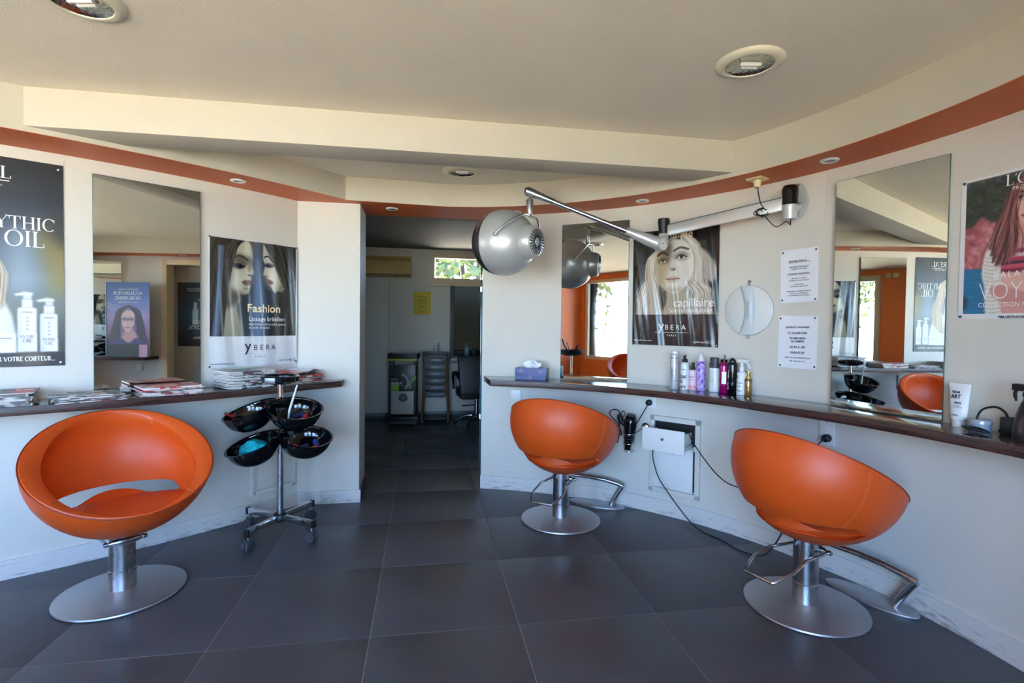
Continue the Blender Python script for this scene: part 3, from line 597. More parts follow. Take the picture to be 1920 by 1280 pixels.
# back room
BX = lambda x: 7.06 + .19*(x + 1.5)
struct(MB().prism([(-3.6, BX(-3.6)), (1.9, BX(1.9)), (1.9, BX(1.9)+.15), (-3.6, BX(-3.6)+.15)], 0, 1.86).prism([(-3.6, BX(-3.6)), (1.9, BX(1.9)), (1.9, BX(1.9)+.15), (-3.6, BX(-3.6)+.15)], 2.275, 2.7)
       .prism([(-3.6, BX(-3.6)), (-1.125, BX(-1.125)), (-1.125, BX(-1.125)+.15), (-3.6, BX(-3.6)+.15)], 1.86, 2.275).prism([(-.10, BX(-.10)), (1.9, BX(1.9)), (1.9, BX(1.9)+.15), (-.10, BX(-.10)+.15)], 1.86, 2.275).build('wall_back', m_greywall))
struct(MB().prism([(-3.0, BX(-3.0)-.045), (-1.66, BX(-1.66)-.045), (-1.66, BX(-1.66)+.01), (-3.0, BX(-3.0)+.01)], 0, 1.905).build('wall_partition', m_greywall, bevel=.004))
struct(MB().prism([(-3.6, 4.0), (-3.5, 4.0), (-3.5, 7.0), (-3.6, 7.0)], 0, 2.6).build('wall_back_left', m_greywall))
struct(MB().prism([(1.75, 4.0), (1.85, 4.0), (1.85, 7.8), (1.75, 7.8)], 0, 2.6).prism([(-.215, 4.27), (1.8, 4.28), (1.8, 4.34), (-.215, 4.34)], 0, 2.6).prism([(-3.55, 4.06), (-1.18, 4.06), (-1.19, 4.12), (-3.55, 4.12)], 0, 2.6).build('wall_back_right', m_greywall))
struct(MB().prism([(-3.2, BX(-3.2)-.058), (-1.655, BX(-1.655)-.058), (-1.655, BX(-1.655)-.04), (-3.2, BX(-3.2)-.04)], 0, .095).prism([(-1.65, BX(-1.65)-.014), (1.7, BX(1.7)-.014), (1.7, BX(1.7)), (-1.65, BX(-1.65))], 0, .097).build('baseboard_back', m_darkbase, bevel=.002))
# ceilings
cl = MB()
cl.prism([(XL-.1, YF-.2), (2.2, YF-.2), (2.2, 3.35), (-2.6, 2.53), (XL-.1, 2.53)], HC, HC+.10)
struct(cl.build('ceiling', m_ceil, flat=True))
struct(MB().prism([(-2.3, 2.58), (1.5, 3.22), (1.5, 4.0), (-.5, 4.0), (-1.4, 3.9)], HR, HR+.08).build('ceiling', m_ceil, flat=True))
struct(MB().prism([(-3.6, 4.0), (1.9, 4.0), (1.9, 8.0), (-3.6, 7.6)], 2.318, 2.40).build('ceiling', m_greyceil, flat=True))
# downstand beam across the room
bm_y = lambda x, o: o + .1685*x
struct(MB().prism([(-2.35, bm_y(-2.35, 2.762)), (1.62, bm_y(1.62, 2.762)), (1.62, bm_y(1.62, 2.98)), (-2.35, bm_y(-2.35, 2.98))], HB, 2.45).build('trim_1', m_trim, bevel=.003))
# curved fascia with its orange soffit
fL = [(CL[0] + 5.42*math.cos(R(p)), CL[1] + 5.42*math.sin(R(p))) for p in frange(-78.2, -31.75, 44)]
fR = [(-.477, 3.808)] + [(CR[0] + 2.205*math.sin(R(t)), CR[1] + 2.205*math.cos(R(t))) for t in frange(6.5, 90, 50)] + [(1.705, YF)]
def offset(P, d):
    out = []
    for i, p in enumerate(P):
        a, b = Vector(P[max(0, i-1)]), Vector(P[min(len(P)-1, i+1)]); t = (b-a).normalized(); out.append((p[0] - t.y*d, p[1] + t.x*d))
    return out
F = fL + fR
fas = struct(MB().strip(F, offset(F, .045), HS+.0022, 2.42).build('trim_2', m_trim, angle=30))
back = [WL(p, -.05) for p in frange(-77.4, -33.6, 44)] + [(-1.6, 4.11)] + [(-1.168, 4.125), (-.53, 4.232), (-.26, 4.275)] + [WR(t, -.06) for t in frange(6.5, 90, 50)] + [(2.06, YF)]
sof = MB()
def ribbon(a, b, z0, z1):
    n = 90
    def res(P):
        P = [Vector(p) for p in P]; L = [0]
        for i in range(1, len(P)): L.append(L[-1] + (P[i]-P[i-1]).length)
        out = []; j = 0
        for k in range(n):
            s_ = L[-1]*k/(n-1)
            while j < len(P)-2 and L[j+1] < s_: j += 1
            f = (s_-L[j])/max(1e-9, L[j+1]-L[j]); out.append(P[j].lerp(P[j+1], min(1, f)))
        return [(p.x, p.y) for p in out]
    a, b = res(a), res(b); sof.strip(a, b, z0, z1)
fo = offset(F, .0002)
ribbon(fo[:44], [WL(p, -.05) for p in frange(-77.4, -33.3, 44)], HS, HS+.002)
ribbon(fo[43:46], [WL(-33.3, -.05), (-1.6, 4.11), (-1.168, 4.125), (-.26, 4.275)], HS, HS+.002)
ribbon(fo[45:], [(-.26, 4.275)] + [WR(t, -.06) for t in frange(6.6, 90, 50)] + [(2.06, YF)], HS, HS+.002)
struct(sof.build('trim_3', m_orange, angle=30))
# header above the doorway, back face
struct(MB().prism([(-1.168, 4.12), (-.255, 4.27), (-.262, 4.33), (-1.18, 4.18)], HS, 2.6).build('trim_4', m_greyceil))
# skirtings
bR = [WR(t, .012) for t in frange(6.0, 90, 60)] + [(1.988, 1.40)]
struct(MB().strip(bR, [WR(t, -.01) for t in frange(6.0, 90, 60)] + [(2.01, 1.40)], 0, .102).build('baseboard_right', m_base, bevel=0))
struct(MB().strip([WL(p, .012) for p in frange(-77.4, -33.45, 50)], [WL(p, -.01) for p in frange(-77.4, -33.45, 50)], 0, .096).build('baseboard_left', m_base))
n_ = Vector((.168, -.986)).normalized()*.012; e_ = Vector((.986, .168))*.012
struct(MB().prism([(P1[0]+n_.x, P1[1]+n_.y), (P2[0]+n_.x+e_.x, P2[1]+n_.y+e_.y), (P2[0]+e_.x, P2[1]+e_.y), P1], 0, .092).build('baseboard_doorway', m_base))
struct(MB().prism([(P2[0]+.002, P2[1]), (P2[0]+e_.x, P2[1]+e_.y), (P3[0]+e_.x, P3[1]+e_.y), (P3[0], P3[1])], 0, .09).build('baseboard_passage', m_darkbase))
# outer roof added out of view so that no daylight comes in from above
struct(MB().box((-1.8, 3.1, 2.68), (8.2, 9.6, .12)).build('unseen_roof', m_greyceil))
struct(MB().box((-4.73, 4.75, 1.3), (.1, 6.3, 2.6)).build('daylight_block_left', m_wall))  # added out of view to keep daylight from getting behind the left wall

# side door in the right wall
df = struct(MB().box((2.05, .655, 1.05), (.22, .07, 2.1)).box((2.05, 1.365, 1.05), (.22, .07, 2.1)).box((2.05, 1.01, 2.075), (.22, .64, .07)).build('door_2', m_winframe, bevel=.004))
struct(MB().box((2.24, 1.01, 1.2), (.08, 1.3, 2.4)).build('daylight_block_door', m_wall))  # unseen panel added behind the door leaf to stop daylight leaking in
leaf = MB().box((2.12, 1.01, 1.02), (.04, .64, 2.02)).build('leaf', mat('taupe door paint', (150, 144, 132), .5), df, bevel=.003)
MB().tube([(2.10, 1.25, 1.0), (2.05, 1.25, 1.0), (2.05, 1.14, 1.0)], .009, smooth=3).build('handle', m_brush, leaf)
# ================================================================ OUTSIDE
m_ground = mat('pale sunlit paving', (208, 197, 168), .9, var=.12, vscale=1.5)
m_bark = mat('grey bark', (58, 50, 46), .9, var=.25, vscale=9, bump=.5)
m_leafy = mat('green leaves', (74, 84, 34), .7, var=.35, vscale=2)
m_stone = mat('rough limestone', (196, 182, 160), .9, var=.2, vscale=6, bump=.6, bscale=12)
struct(MB().box((0, -21.4, -.22), (80, 40, .2)).box((0, 28.0, -.22), (80, 40, .2)).build('ground', m_ground))
def tree(x, y, h, cr, n, label, seed, r=.13, group=None):
    rg = random.Random(seed); t = thing('tree', label, 'tree', (x, y, -.12), 0, group)
    MB().tube([(0, 0, 0), (rg.uniform(-.1, .1), 0, h*.35), (rg.uniform(-.2, .2), rg.uniform(-.1, .1), h*.7), (rg.uniform(-.3, .3), 0, h*.95)], [r, r*.9, r*.7, r*.35]*1, n=9).build('trunk', m_bark, t)
    mb = MB()
    for i in range(n):
        a, b = rg.uniform(0, 2*PI), rg.gauss(0, 1); rr = cr*rg.random()**.4
        c = Vector((rr*math.cos(a)*.9, rr*math.sin(a)*.9, h*.72 + b*cr*.45)); q = Matrix.Rotation(rg.uniform(0, PI), 3, Vector((rg.gauss(0, 1), rg.gauss(0, 1), rg.gauss(0, 1))).normalized())
        s_ = rg.uniform(.07, .17); mb.add([c + q @ Vector(v) for v in ((-s_, 0, 0), (0, -s_*.6, .02), (s_, 0, 0), (0, s_*.6, .02))], [(0, 1, 2, 3)])
    o = mb.build('foliage', m_leafy, t, keep=True, flat=True); o['kind'] = 'stuff'
    return t
rg = random.Random(3)
for i, (x, y, h) in enumerate([(-2.0, 14.2, 6.5), (-1.42, 11.2, 5.2), (-1.16, 11.9, 5.8), (-.83, 11.3, 5.0), (-.55, 13.6, 6.6)]):
    tree(x, y, h, 1.6, 1500, ['pine with the leftmost trunk seen through the small back window', 'second pine from the left behind the small back window', 'pine with its trunk near the middle of the small back window', 'fourth pine from the left behind the small back window', 'rightmost pine seen through the small back window'][i], 50+i, .062, 'trees behind the back room')
for i, (x, y, h) in enumerate([(-13.5, -9.5, 5.0), (-8.6, -12.5, 5.4), (1.6, -9.0, 4.8)]):
    tree(x, y, h, 2.0, 1500, ['leafy tree outside the shop window reflected in the narrow mirror beside the doorway', 'taller pale tree reflected behind the first one in the narrow mirror', 'leafy tree behind the white railing, reflected above it in the mirrors'][i], 70+i, .14)
fw_ = struct(MB().box((1.2, -6.4, .22), (7.0, .25, .75)).build('wall_garden', m_stone))
fe = thing('railing', 'white upright metal railing on the garden wall, reflected in the mirrors', 'railing', (1.2, -6.4, .58))
for k in range(28):
    MB().box((-3.4 + .25*k, 0, .55), (.035, .035, 1.1)).build('bar', m_plasticw, fe)
for z in (.06, 1.02): MB().box((0, 0, z), (7.0, .05, .05)).build('rail', m_plasticw, fe)
# ================================================================ STYLING CHAIRS
TR, TD, TA, TCY, TCZ, TE = .367, .345, .55, .046, .648, 1.06     # tub: rim radius, bowl depth, tilt, rim centre, shape exponent
_ca, _sa = math.cos(TA), math.sin(TA)
def tub_pt(r, a, d):          # a = 0 at the front; local front is +Y
    x, y = r*math.sin(a), r*math.cos(a); return Vector((x, _ca*y + _sa*d + TCY, -_sa*y + _ca*d + TCZ))
def tub_inv(p):
    y, z = p[1]-TCY, p[2]-TCZ; return (p[0], _ca*y - _sa*z, _sa*y + _ca*z)
def out_r(d): return TR*max(0., 1-(d/TD)**2)**(TE/2) if d < 0 else TR
def make_chair(label, loc, yaw, group='orange styling chairs'):
    t = thing('styling_chair', label, 'chair', (*loc, 0), yaw, group)
    MB().lathe([(0, 0), (.258, 0), (.264, .004), (.262, .010), (.250, .0145), (.09, .020), (.066, .026), (0, .026)], 56).build('base_plate', m_plate, t, angle=50)
    MB().lathe([(0, .02), (.056, .02), (.056, .115), (.0535, .118), (.0535, .36), (.05, .40), (0, .40)], 32).build('column', m_brush, t)
    lv = MB().tube([(.070, .055, .265), (.078, -.02, .268), (.088, -.14, .272), (.098, -.235, .245), (.096, -.245, .241), (.070, -.335, .212), (.062, -.340, .210), (-.062, -.340, .210), (-.070, -.335, .212), (-.096, -.245, .241), (-.098, -.235, .245), (-.088, -.14, .272), (-.078, -.02, .268), (-.070, .055, .265)], .007, 8)
    lv.build('pump_lever', m_brush, t)
    q = Vector((1, 0, 0)).to_track_quat('Z', 'Y').to_matrix()
    MB().lathe([(0, -.085), (.010, -.085), (.012, -.07), (.008, -.066), (.014, -.05), (.022, -.02), (.023, 0), (.022, .02), (.014, .05), (.008, .066), (.012, .07), (.010, .085), (0, .085)], 18, (0, .058, .265), q).build('lever_axle', m_brush, t)
    n = 72; mb = MB(); rings = []
    def ring(fn): rings.append([fn(2*PI*i/n) for i in range(n)])
    wdt = lambda a: .014 + .062*abs(math.sin(a))**1.3
    for u in frange(.16, PI/2, 17): ring(lambda a: tub_pt(TR*math.sin(u)**TE, a, -TD*math.cos(u)))
    ring(lambda a: tub_pt(TR-.006, a, .007)); ring(lambda a: tub_pt(TR-wdt(a)*.55, a, .006 - .006*abs(math.sin(a)))); ring(lambda a: tub_pt(TR-wdt(a), a, -.004-.02*abs(math.sin(a))))
    for k, u in enumerate(frange(PI/2-.12, .42, 13)):
        g = math.exp(-k*.55); ring(lambda a: tub_pt((TR-.030)*math.sin(u)**TE - max(0, wdt(a)-.03)*g, a, -(TD-.034)*math.cos(u) - .008*g))
    vs = [p for rg_ in rings for p in rg_]; fs = []
    for i in range(len(rings)-1):
        for j in range(n): fs.append((i*n+j, i*n+(j+1) % n, (i+1)*n+(j+1) % n, (i+1)*n+j))
    vs += [tub_pt(0, 0, -TD*.998), tub_pt(0, 0, -(TD-.034)*math.cos(.42))]; k = len(rings)-1
    fs += [((j+1) % n, j, len(vs)-2) for j in range(n)] + [(k*n+j, k*n+(j+1) % n, len(vs)-1) for j in range(n)]
    mb.add(vs, fs); tub = mb.build('tub', m_leather, t, angle=42)
    cut = MB(); A = frange(PI-R(82), PI+R(82), 41); z0, z1 = .398, .472
    vs = []
    for a in A:                                  # slot: full height inside, closing to a slit outside at both ends
        k = max(0., min(1., (R(82)-abs(a-PI))/R(20))); k = k*k*(3-2*k); hz = (z1-z0)/2; zm = (z0+z1)/2
        for r_, h_ in ((.20, hz), (.275+.07*k, .003 + (hz*1.05-.003)*k)): vs += [(r_*math.sin(a), .02+r_*math.cos(a), zm-h_), (r_*math.sin(a), .02+r_*math.cos(a), zm+h_)]
    nA = len(A); fs = []
    for i in range(nA-1):
        o, q_ = 4*i, 4*i+4; fs += [(o, q_, q_+1, o+1), (o+1, q_+1, q_+3, o+3), (o+3, q_+3, q_+2, o+2), (o+2, q_+2, q_, o)]
    fs += [(0, 1, 3, 2), (4*nA-4, 4*nA-2, 4*nA-1, 4*nA-3)]
    cut.add(vs, fs); co = cut.build('cutter', m_leather, t)
    md = tub.modifiers.new('slot', 'BOOLEAN'); md.object = co; md.operation = 'DIFFERENCE'; md.solver = 'EXACT'
    bpy.context.view_layer.update(); me = bpy.data.meshes.new_from_object(tub.evaluated_get(bpy.context.evaluated_depsgraph_get()))
    tub.modifiers.clear(); tub.data = me; bpy.data.objects.remove(co)
    me.polygons.foreach_set('use_smooth', [True]*len(me.polygons)); me.set_sharp_from_angle(angle=R(42))
    # seat cushion fills the bowl up to just under the slot and runs out to the front lip
    cu = MB(); m_ = 64; zs = lambda y: .437 + .055*y if y > 0 else .437 + .13*y
    def edge(a, zoff, inset):
        dx, dy = math.sin(a), math.cos(a); r = .05
        while r < .5:
            p = Vector((dx*r, .03+dy*r, 0)); p.z = zs(p.y) + zoff; q_ = tub_inv(p); rr = math.hypot(q_[0], q_[1])
            if rr > out_r(q_[2]) - inset or q_[2] > .004: break
            r += .002
        return r
    E0 = [edge(2*PI*i/m_, 0, .012) - .014*max(0, -math.cos(2*PI*i/m_))**.6 for i in range(m_)]; vs, fs = [], []
    lv_ = [(0., .004), (.5, .004), (.8, .003), (.93, .0), (.985, -.007), (1., -.018), (.99, -.032), (.90, -.07)]
    for s_, dz in lv_[1:]:
        for i in range(m_):
            a = 2*PI*i/m_; r = E0[i]*s_ if dz > -.012 else min(E0[i]*s_, edge(a, dz, .017) - .012*max(0, -math.cos(a))); y = .03 + math.cos(a)*r; vs.append((math.sin(a)*r, y, zs(y)+dz))
    vs.append((0, .03, zs(.03)+.004)); c0 = len(vs)-1; vs.append((0, .03, zs(.03)-.09)); c1 = len(vs)-1; L_ = len(lv_)-1
    for k in range(L_-1):
        for i in range(m_): fs.append((k*m_+i, k*m_+(i+1) % m_, (k+1)*m_+(i+1) % m_, (k+1)*m_+i))
    fs += [((i+1) % m_, i, c0) for i in range(m_)] + [((L_-1)*m_+i, (L_-1)*m_+(i+1) % m_, c1) for i in range(m_)]
    cu.add(vs, fs).build('seat_cushion', m_leatherin, t, angle=60)
    def seam(pts, r=.0016, m=m_thread, name='seam'): MB().tube(pts, r, 6).build(name, m, t)
    for a in (PI-1.22, PI+1.22):
        for da in (-.010, .010): seam([tub_pt(TR*math.sin(u)**TE+.0006, a+da-(u-1)*.25*(1 if a > PI else -1), -TD*math.cos(u)-.0004) for u in frange(.80, PI/2-.02, 22)], .0011)
    seam([tub_pt(TR+.001, a, 0.002) for a in frange(0, 2*PI, 73)[:-1]], .0028, m_piping, 'piping')
    for a in (.62, -.62): seam([tub_pt(TR-s_, a, .0085-.05*s_) for s_ in frange(.004, .05, 6)], .0013)
    return t
ch = make_chair('orange leather tub chair in front of the magazine counter, its open seat turned to us', (-1.852, 2.458), -2.28)
def chair_copy(label, loc, yaw):
    c = copy_tree(ch); c.location = (*loc, 0); c.rotation_euler = (0, 0, yaw); c['label'] = label; return c
chair_copy('smaller-looking orange tub chair seen from behind, below the narrow mirror and tissue box', (.340, 3.455), -.45)
chair_copy('orange tub chair seen from behind and close, below the large mirror on the curved wall', (1.39, 2.41), -1.08)
chair_copy('orange tub chair only seen reflected in the narrow mirror beside the doorway', (-2.25, .02), -.9)

# steel footrests on oval plates
def footrest(label, loc, rz):
    t = thing('footrest', label, 'footrest', (*loc, 0), rz, 'footrests under the curved counter')
    MB().lathe([(0, 0), (1, 0), (1.01, .004), (1, .009), (.97, .011), (0, .013)], 48, sx=.205, sy=.080).build('base_plate', m_plate, t)
    MB().tube([(.105, .0, .010), (.125, 0, .055), (.160, 0, .120), (.186, 0, .160)], .017, 14).tube([(.190, 0, .162), (.150, 0, .175), (.06, 0, .190), (-.06, 0, .196), (-.18, 0, .192), (-.255, 0, .188)], [.018, .0175, .016, .0145, .012, .010], 14).build('foot_bar', m_brush, t, angle=50)
    return t
fr1 = footrest('brushed steel footrest with oval plate, beside the close orange chair at the curved wall', (1.745, 2.480), -1.06)
fr2 = copy_tree(fr1); fr2.location = (.63, 3.755, 0); fr2.rotation_euler = (0, 0, -.43); fr2['label'] = 'brushed steel footrest half hidden behind the farther orange chair at the curved wall'

# ================================================================ COUNTERS
def counter(name, label, poly, z0, z1, seam_at=None):
    t = thing(name, label, 'counter', (poly[0][0], poly[0][1], z0))
    MB().prism(poly, z0, z1).build('worktop', [m_wood, m_woodtop], t, world=True, bevel=.0015)
    o = t.children[0]
    for p in o.data.polygons:
        if p.normal.z > .9: p.material_index = 1
    return t
offR = lambda th: .33 if th < 60 else .33 - (th-60)/28*.14
polyR = [WR(t, -.004) for t in frange(6.4, 89.5, 50)] + [WR(t, offR(t)) for t in frange(89.5, 9.2, 50)]
cR = counter('wall_counter', 'dark wood counter curving along the wall under the narrow and large mirrors', polyR, .853, .895)
MB().box((*WR(46.4, .3302), .874), (.0015, .001, .040), rzR(46.4)).build('joint', m_blackm, cR, world=True)
polyL = [WL(p, -.003) for p in frange(-72, -33.6, 44)] + [(-1.45, 3.684), (-1.205, 3.729), (-1.186, 3.628)] + [WL(p, .29) for p in frange(-34.6, -72, 44)]
counter('wall_counter', 'dark wood counter holding the magazines, ending at the pier beside the doorway', polyL, .853, .895)
counter('wall_counter', 'short dark shelf with hair tools reflected in the left tall mirror', [(2.0, .55), (2.0, -.75), (1.72, -.75), (1.72, .55)][::-1], .79, .83)

# ================================================================ MIRRORS
def wall_mirror(label, side, a0, a1, z0, z1, off, turn=0.):
    w_ = (Vector(WR(a1, off)) - Vector(WR(a0, off))).length if side == 'R' else (Vector(WL(a1, off)) - Vector(WL(a0, off))).length
    am = (a0+a1)/2; sag = RR*(1-math.cos(R(a1-a0)/2)) if side == 'R' else 0
    p, rz = on_wall(side, am, z0, off + sag); t = thing('wall_mirror', label, 'mirror', p, rz + turn)
    MB().box((0, 0, (z1-z0)/2), (w_, .006, z1-z0)).build('backing', m_mirredge, t, bevel=.001)
    MB().add([(-w_/2+.002, -.0036, .002), (w_/2-.002, -.0036, .002), (w_/2-.002, -.0036, z1-z0-.002), (-w_/2+.002, -.0036, z1-z0-.002)], [(0, 1, 2, 3)]).build('glass', m_mirror, t, flat=True)
    return t
wall_mirror('tall frameless mirror on the left wall between the two posters, standing on the magazine counter', 'L', -46.36, -40.62, .897, 2.08, .008)
wall_mirror('narrow frameless mirror beside the doorway reflecting the orange wall and window', 'R', 20.47, 32.24, .897, 2.06, .006)
wall_mirror('large frameless mirror on the curved wall reflecting the black poster opposite', 'R', 62.85, 74.65, .897, 2.07, .019, R(2.7))
t = thing('wall_mirror', 'small mirror behind the hair tools, reflected in the left tall mirror', 'mirror', (1.86, -.10, .8315), -PI/2 - .69)
MB().box((0, 0, .62), (.45, .006, 1.24)).build('backing', m_mirredge, t); MB().add([(-.223, -.0036, .002), (.223, -.0036, .002), (.223, -.0036, 1.238), (-.223, -.0036, 1.238)], [(0, 1, 2, 3)]).build('glass', m_mirror, t, flat=True)

# ================================================================ POSTERS AND NOTICES
m_print = vcol('glossy poster print', .22, .15); m_printm = vcol('satin poster print', .38)
def bent(side, a0, off, t, wave=None):          # local flat print point -> sheet following the wall
    inv = wm(t).inverted(); rr = RR if side == 'R' else RL
    zc = t.location.z
    def fn(x, y, z):
        a = a0 + math.degrees(x/rr); o = off - y + (wave(x, z) if wave else 0)
        p = (WR if side == 'R' else WL)(a, o); return inv @ Vector((p[0], p[1], zc + z))
    return fn
def poster(name, label, side, a, z, off=.004, wave=None, cat='poster'):
    p, rz = on_wall(side, a, z, off); t = thing(name, label, cat, p, rz); return t, bent(side, a, off, t, wave)
def pins(t, fn, pts, m=None, r=.006):
    for x, z in pts:
        c = fn(x, -.002, z); MB().sphere(c, r, 10, 6).build('pin', m or m_brush, t)
# two women face to face
t, fn = poster('poster', 'poster of two long-haired women face to face reading Fashion, above the magazine piles', 'L', -36.85, 1.42, .012, lambda x, z: .004*math.sin(x*21) + .003*math.sin(x*47+z*4))
W, Hh = .583, .822; k = W
art_fashion().sheet('print', W, Hh, m_print, t, fn)
px_ = lambda u, v: ((u-.5)*W, Hh/2 - v*W)
def put(body, size, m, u, v, **kw): x, z = px_(u, v); return letter(body, size, m, t, x, z, fn=fn, **kw)
put('Fashion', .074, m_inkcream, .40, .80, align='LEFT', bold=.0012); put('Lissage brésilien', .040, m_inkw, .42, .90, align='LEFT', sx=.95); put("Aux huiles d'inca inchi, quinoa\net noix de coco", .021, m_inkw, .42, .95, align='LEFT')
put('y', .10, m_ink, .41, 1.235, bold=.0006); put('B E R A', .050, m_ink, .60, 1.23, sx=.95); put('P A R I S', .018, m_inkgrey, .54, 1.315); put('www.yberaparis.com', .018, m_inkgrey, .01, 1.375, align='LEFT'); put('@yberaparis', .018, m_inkgrey, .77, 1.365, align='LEFT')
x, z = px_(.54, 1.272); MB().add([fn(x+a, -.002, z+b) for a, b in ((-.11, -.0008), (.11, -.0008), (.11, .0008), (-.11, .0008))], [(0, 1, 2, 3)]).build('rule', m_inkgrey, t, flat=True)
for u, s_ in ((.925, 'x'), (.97, 'f')):
    x, z = px_(u, 1.36); MB().tube([fn(x+.010*math.cos(q), -.002, z+.010*math.sin(q)) for q in frange(0, 2*PI, 19)[:-1]], .0009, 5, closed=True).build('emblem', m_inkgrey, t); letter(s_, .017, m_inkgrey, t, x, z-.005, fn=fn)
pins(t, fn, [(-.285, .402), (.285, .398), (-.285, -.402), (.285, -.392)], m_grey)
# blonde woman, black border
t, fn = poster('poster', 'black poster of a blonde woman with wavy hair, behind the dryer arm and spray cans', 'R', 40.0, 1.567, .016, lambda x, z: .005*math.sin(x*19+z*5) + .006*max(0, -z-.12)*math.sin(x*34) + .002*math.sin(x*70+z*9))
W, Hh = .602, .79
art_botanique().sheet('print', W, Hh, m_print, t, fn); Hh = .80
put('Botu', .072, m_inkcream, .06, .115, align='LEFT'); put('nique', .072, m_inkcream, .70, .112, align='RIGHT'); put('capillaire', .078, m_inkw, .95, .88, align='RIGHT'); put('Soin reconstructeur', .040, m_inkw, .93, .945, align='RIGHT', sx=.92)
put('y', .090, m_inkw, .35, 1.145); put('B E R A', .048, m_inkw, .515, 1.14); put('P A R I S', .018, m_inkw, .47, 1.215); put('www.yberaparis.com', .016, m_inkw, .02, 1.275, align='LEFT'); put('@yberaparis', .018, m_inkw, .73, 1.28, align='LEFT')
x, z = px_(.47, 1.172); MB().add([fn(x+a, -.002, z+b) for a, b in ((-.115, -.001), (.115, -.001), (.115, .001), (-.115, .001))], [(0, 1, 2, 3)]).build('rule', m_inkw, t, flat=True)
for u, s_ in ((.895, 'x'), (.945, 'f')):
    x, z = px_(u, 1.27); MB().tube([fn(x+.011*math.cos(q), -.002, z+.011*math.sin(q)) for q in frange(0, 2*PI, 19)[:-1]], .001, 5, closed=True).build('emblem', m_inkw, t); letter(s_, .018, m_inkw, t, x, z-.006, fn=fn)
pins(t, fn, [(-.29, .385), (.29, .385), (.292, -.385), (-.29, -.385)])
# black oil poster, far left
t, fn = poster('poster', 'tall black poster with white bottles reading OIL, left of the tall mirror', 'L', -51.55, 1.578, .005)
W, Hh = .692, 1.035
art_oil().sheet('print', W, Hh, m_printm, t, fn)
def sput(body, size, m, u, v, **kw): x, z = px_(u, v); return serif(body, size, m, t, x, z, fn=fn, **kw)
sput('MYTHIC', .063, m_inkw, .745, .50, sx=.98); sput('OIL', .079, m_inkw, .786, .625, sx=1.0)
sput("L'OREAL", .058, m_inkw, .50, .15, sx=1.15); sput('PROFESSIONNEL', .026, m_inkw, .50, .205, sx=1.0)
x, z = px_(.50, .168); MB().add([fn(x+a, -.002, z+b) for a, b in ((-.145, -.002), (.145, -.002), (.145, .002), (-.145, .002))], [(0, 1, 2, 3)]).build('rule', m_inkw, t, flat=True)
sput('EXPERTISE PAR VOTRE COIFFEUR...', .0225, m_inkw, .945, 1.455, align='RIGHT', weight=1.7, sx=.80)
for u, v, s_ in ((.795, 1.305, .018), (.9125, 1.325, .016)): sput('MYTHIC', s_*.7, m_inkgrey, u, v-.02, sx=1); sput('OIL', s_, m_inkgrey, u, v+.015, sx=1)
pins(t, fn, [(.327, .492), (.33, -.500), (-.327, .492)], m_plasticw)
# red-rock poster, far right
t, fn = poster('poster', 'white bordered poster of a brown-haired woman by red rocks and blue water', 'R', 80.95, 1.641, .004)
W, Hh = .462, .587
art_voyage().sheet('print', W, Hh, m_printm, t, fn)
sput("L'OREAL", .044, m_inkw, .60, .135, sx=1.1); put('PROFESSIONNEL', .020, m_inkw, .60, .180, space=1.2)
put('BALAYAGE', .036, m_inkw, .29, .915, align='LEFT', space=1.35, sx=.9); put('VOYAGE', .100, m_inkw, .17, 1.10, align='LEFT', sx=.80, bold=-.0022, space=1.0); put('COLLECTION MECHES', .026, m_inkw, .17, 1.165, align='LEFT', sx=.95); put('PAR LES PLUS GRANDS COIFFEURS', .012, m_ink, .34, 1.262, align='LEFT', bold=.0004)
pins(t, fn, [(-.22, .281), (-.22, -.283), (.22, .281), (.22, -.283)], m_grey)
# typed notices
def notice(label, a, z, wd, ht, lines, tilt=0.):
    t, fn0 = poster('notice', label, 'R', a, z, .004, cat='notice')
    c_, s_ = math.cos(tilt), math.sin(tilt); fn = lambda x, y, z_: fn0(c_*x - s_*z_, y, s_*x + c_*z_)
    MB().grid([fn(x, 0, z_) for x in frange(-wd/2, wd/2, 7) for z_ in (-ht/2, ht/2)], 7, 2).build('sheet', m_paper, t)
    for v, s_, body, bold in lines: letter(body, s_, m_ink, t, 0, ht/2 - v*ht, fn=fn, bold=bold, sx=1.05)
    for x in (-wd/2+.012, wd/2-.014):
        for z_ in (ht/2-.014, -ht/2+.014):
            MB().sphere(fn(x, -.002, z_), .0055, 10, 6).build('pin', m_grey, t)
    return t, fn
n1, f1 = notice('upper typed notice headed PETITES INFOS pinned beside the large mirror', 58.05, 1.598, .214, .301, [(.245, .0145, 'PETITES INFOS......', .0005), (.345, .0098, 'LES PRESTATIONS SONT', .0003), (.385, .0098, 'FAITES A LA CARTE', .0003), (.475, .0110, 'POUR LES LONGUEURS :', .0004), (.56, .0085, '- MI-LONGS / COURTS :', .0002), (.60, .0085, 'DU MENTON AUX EPAULES', .0002), (.67, .0085, '- CHX LONGS :', .0003), (.71, .0085, 'AU BAS DES OMOPLATES', .0002), (.80, .0085, 'SUPPLEMENT VARIABLE ET EN SUS', .0002), (.84, .0085, 'SUIVANT LA LONGUEUR', .0002), (.88, .0085, "ET L'EPAISSEUR DES CHEVEUX", .0002)], .02)
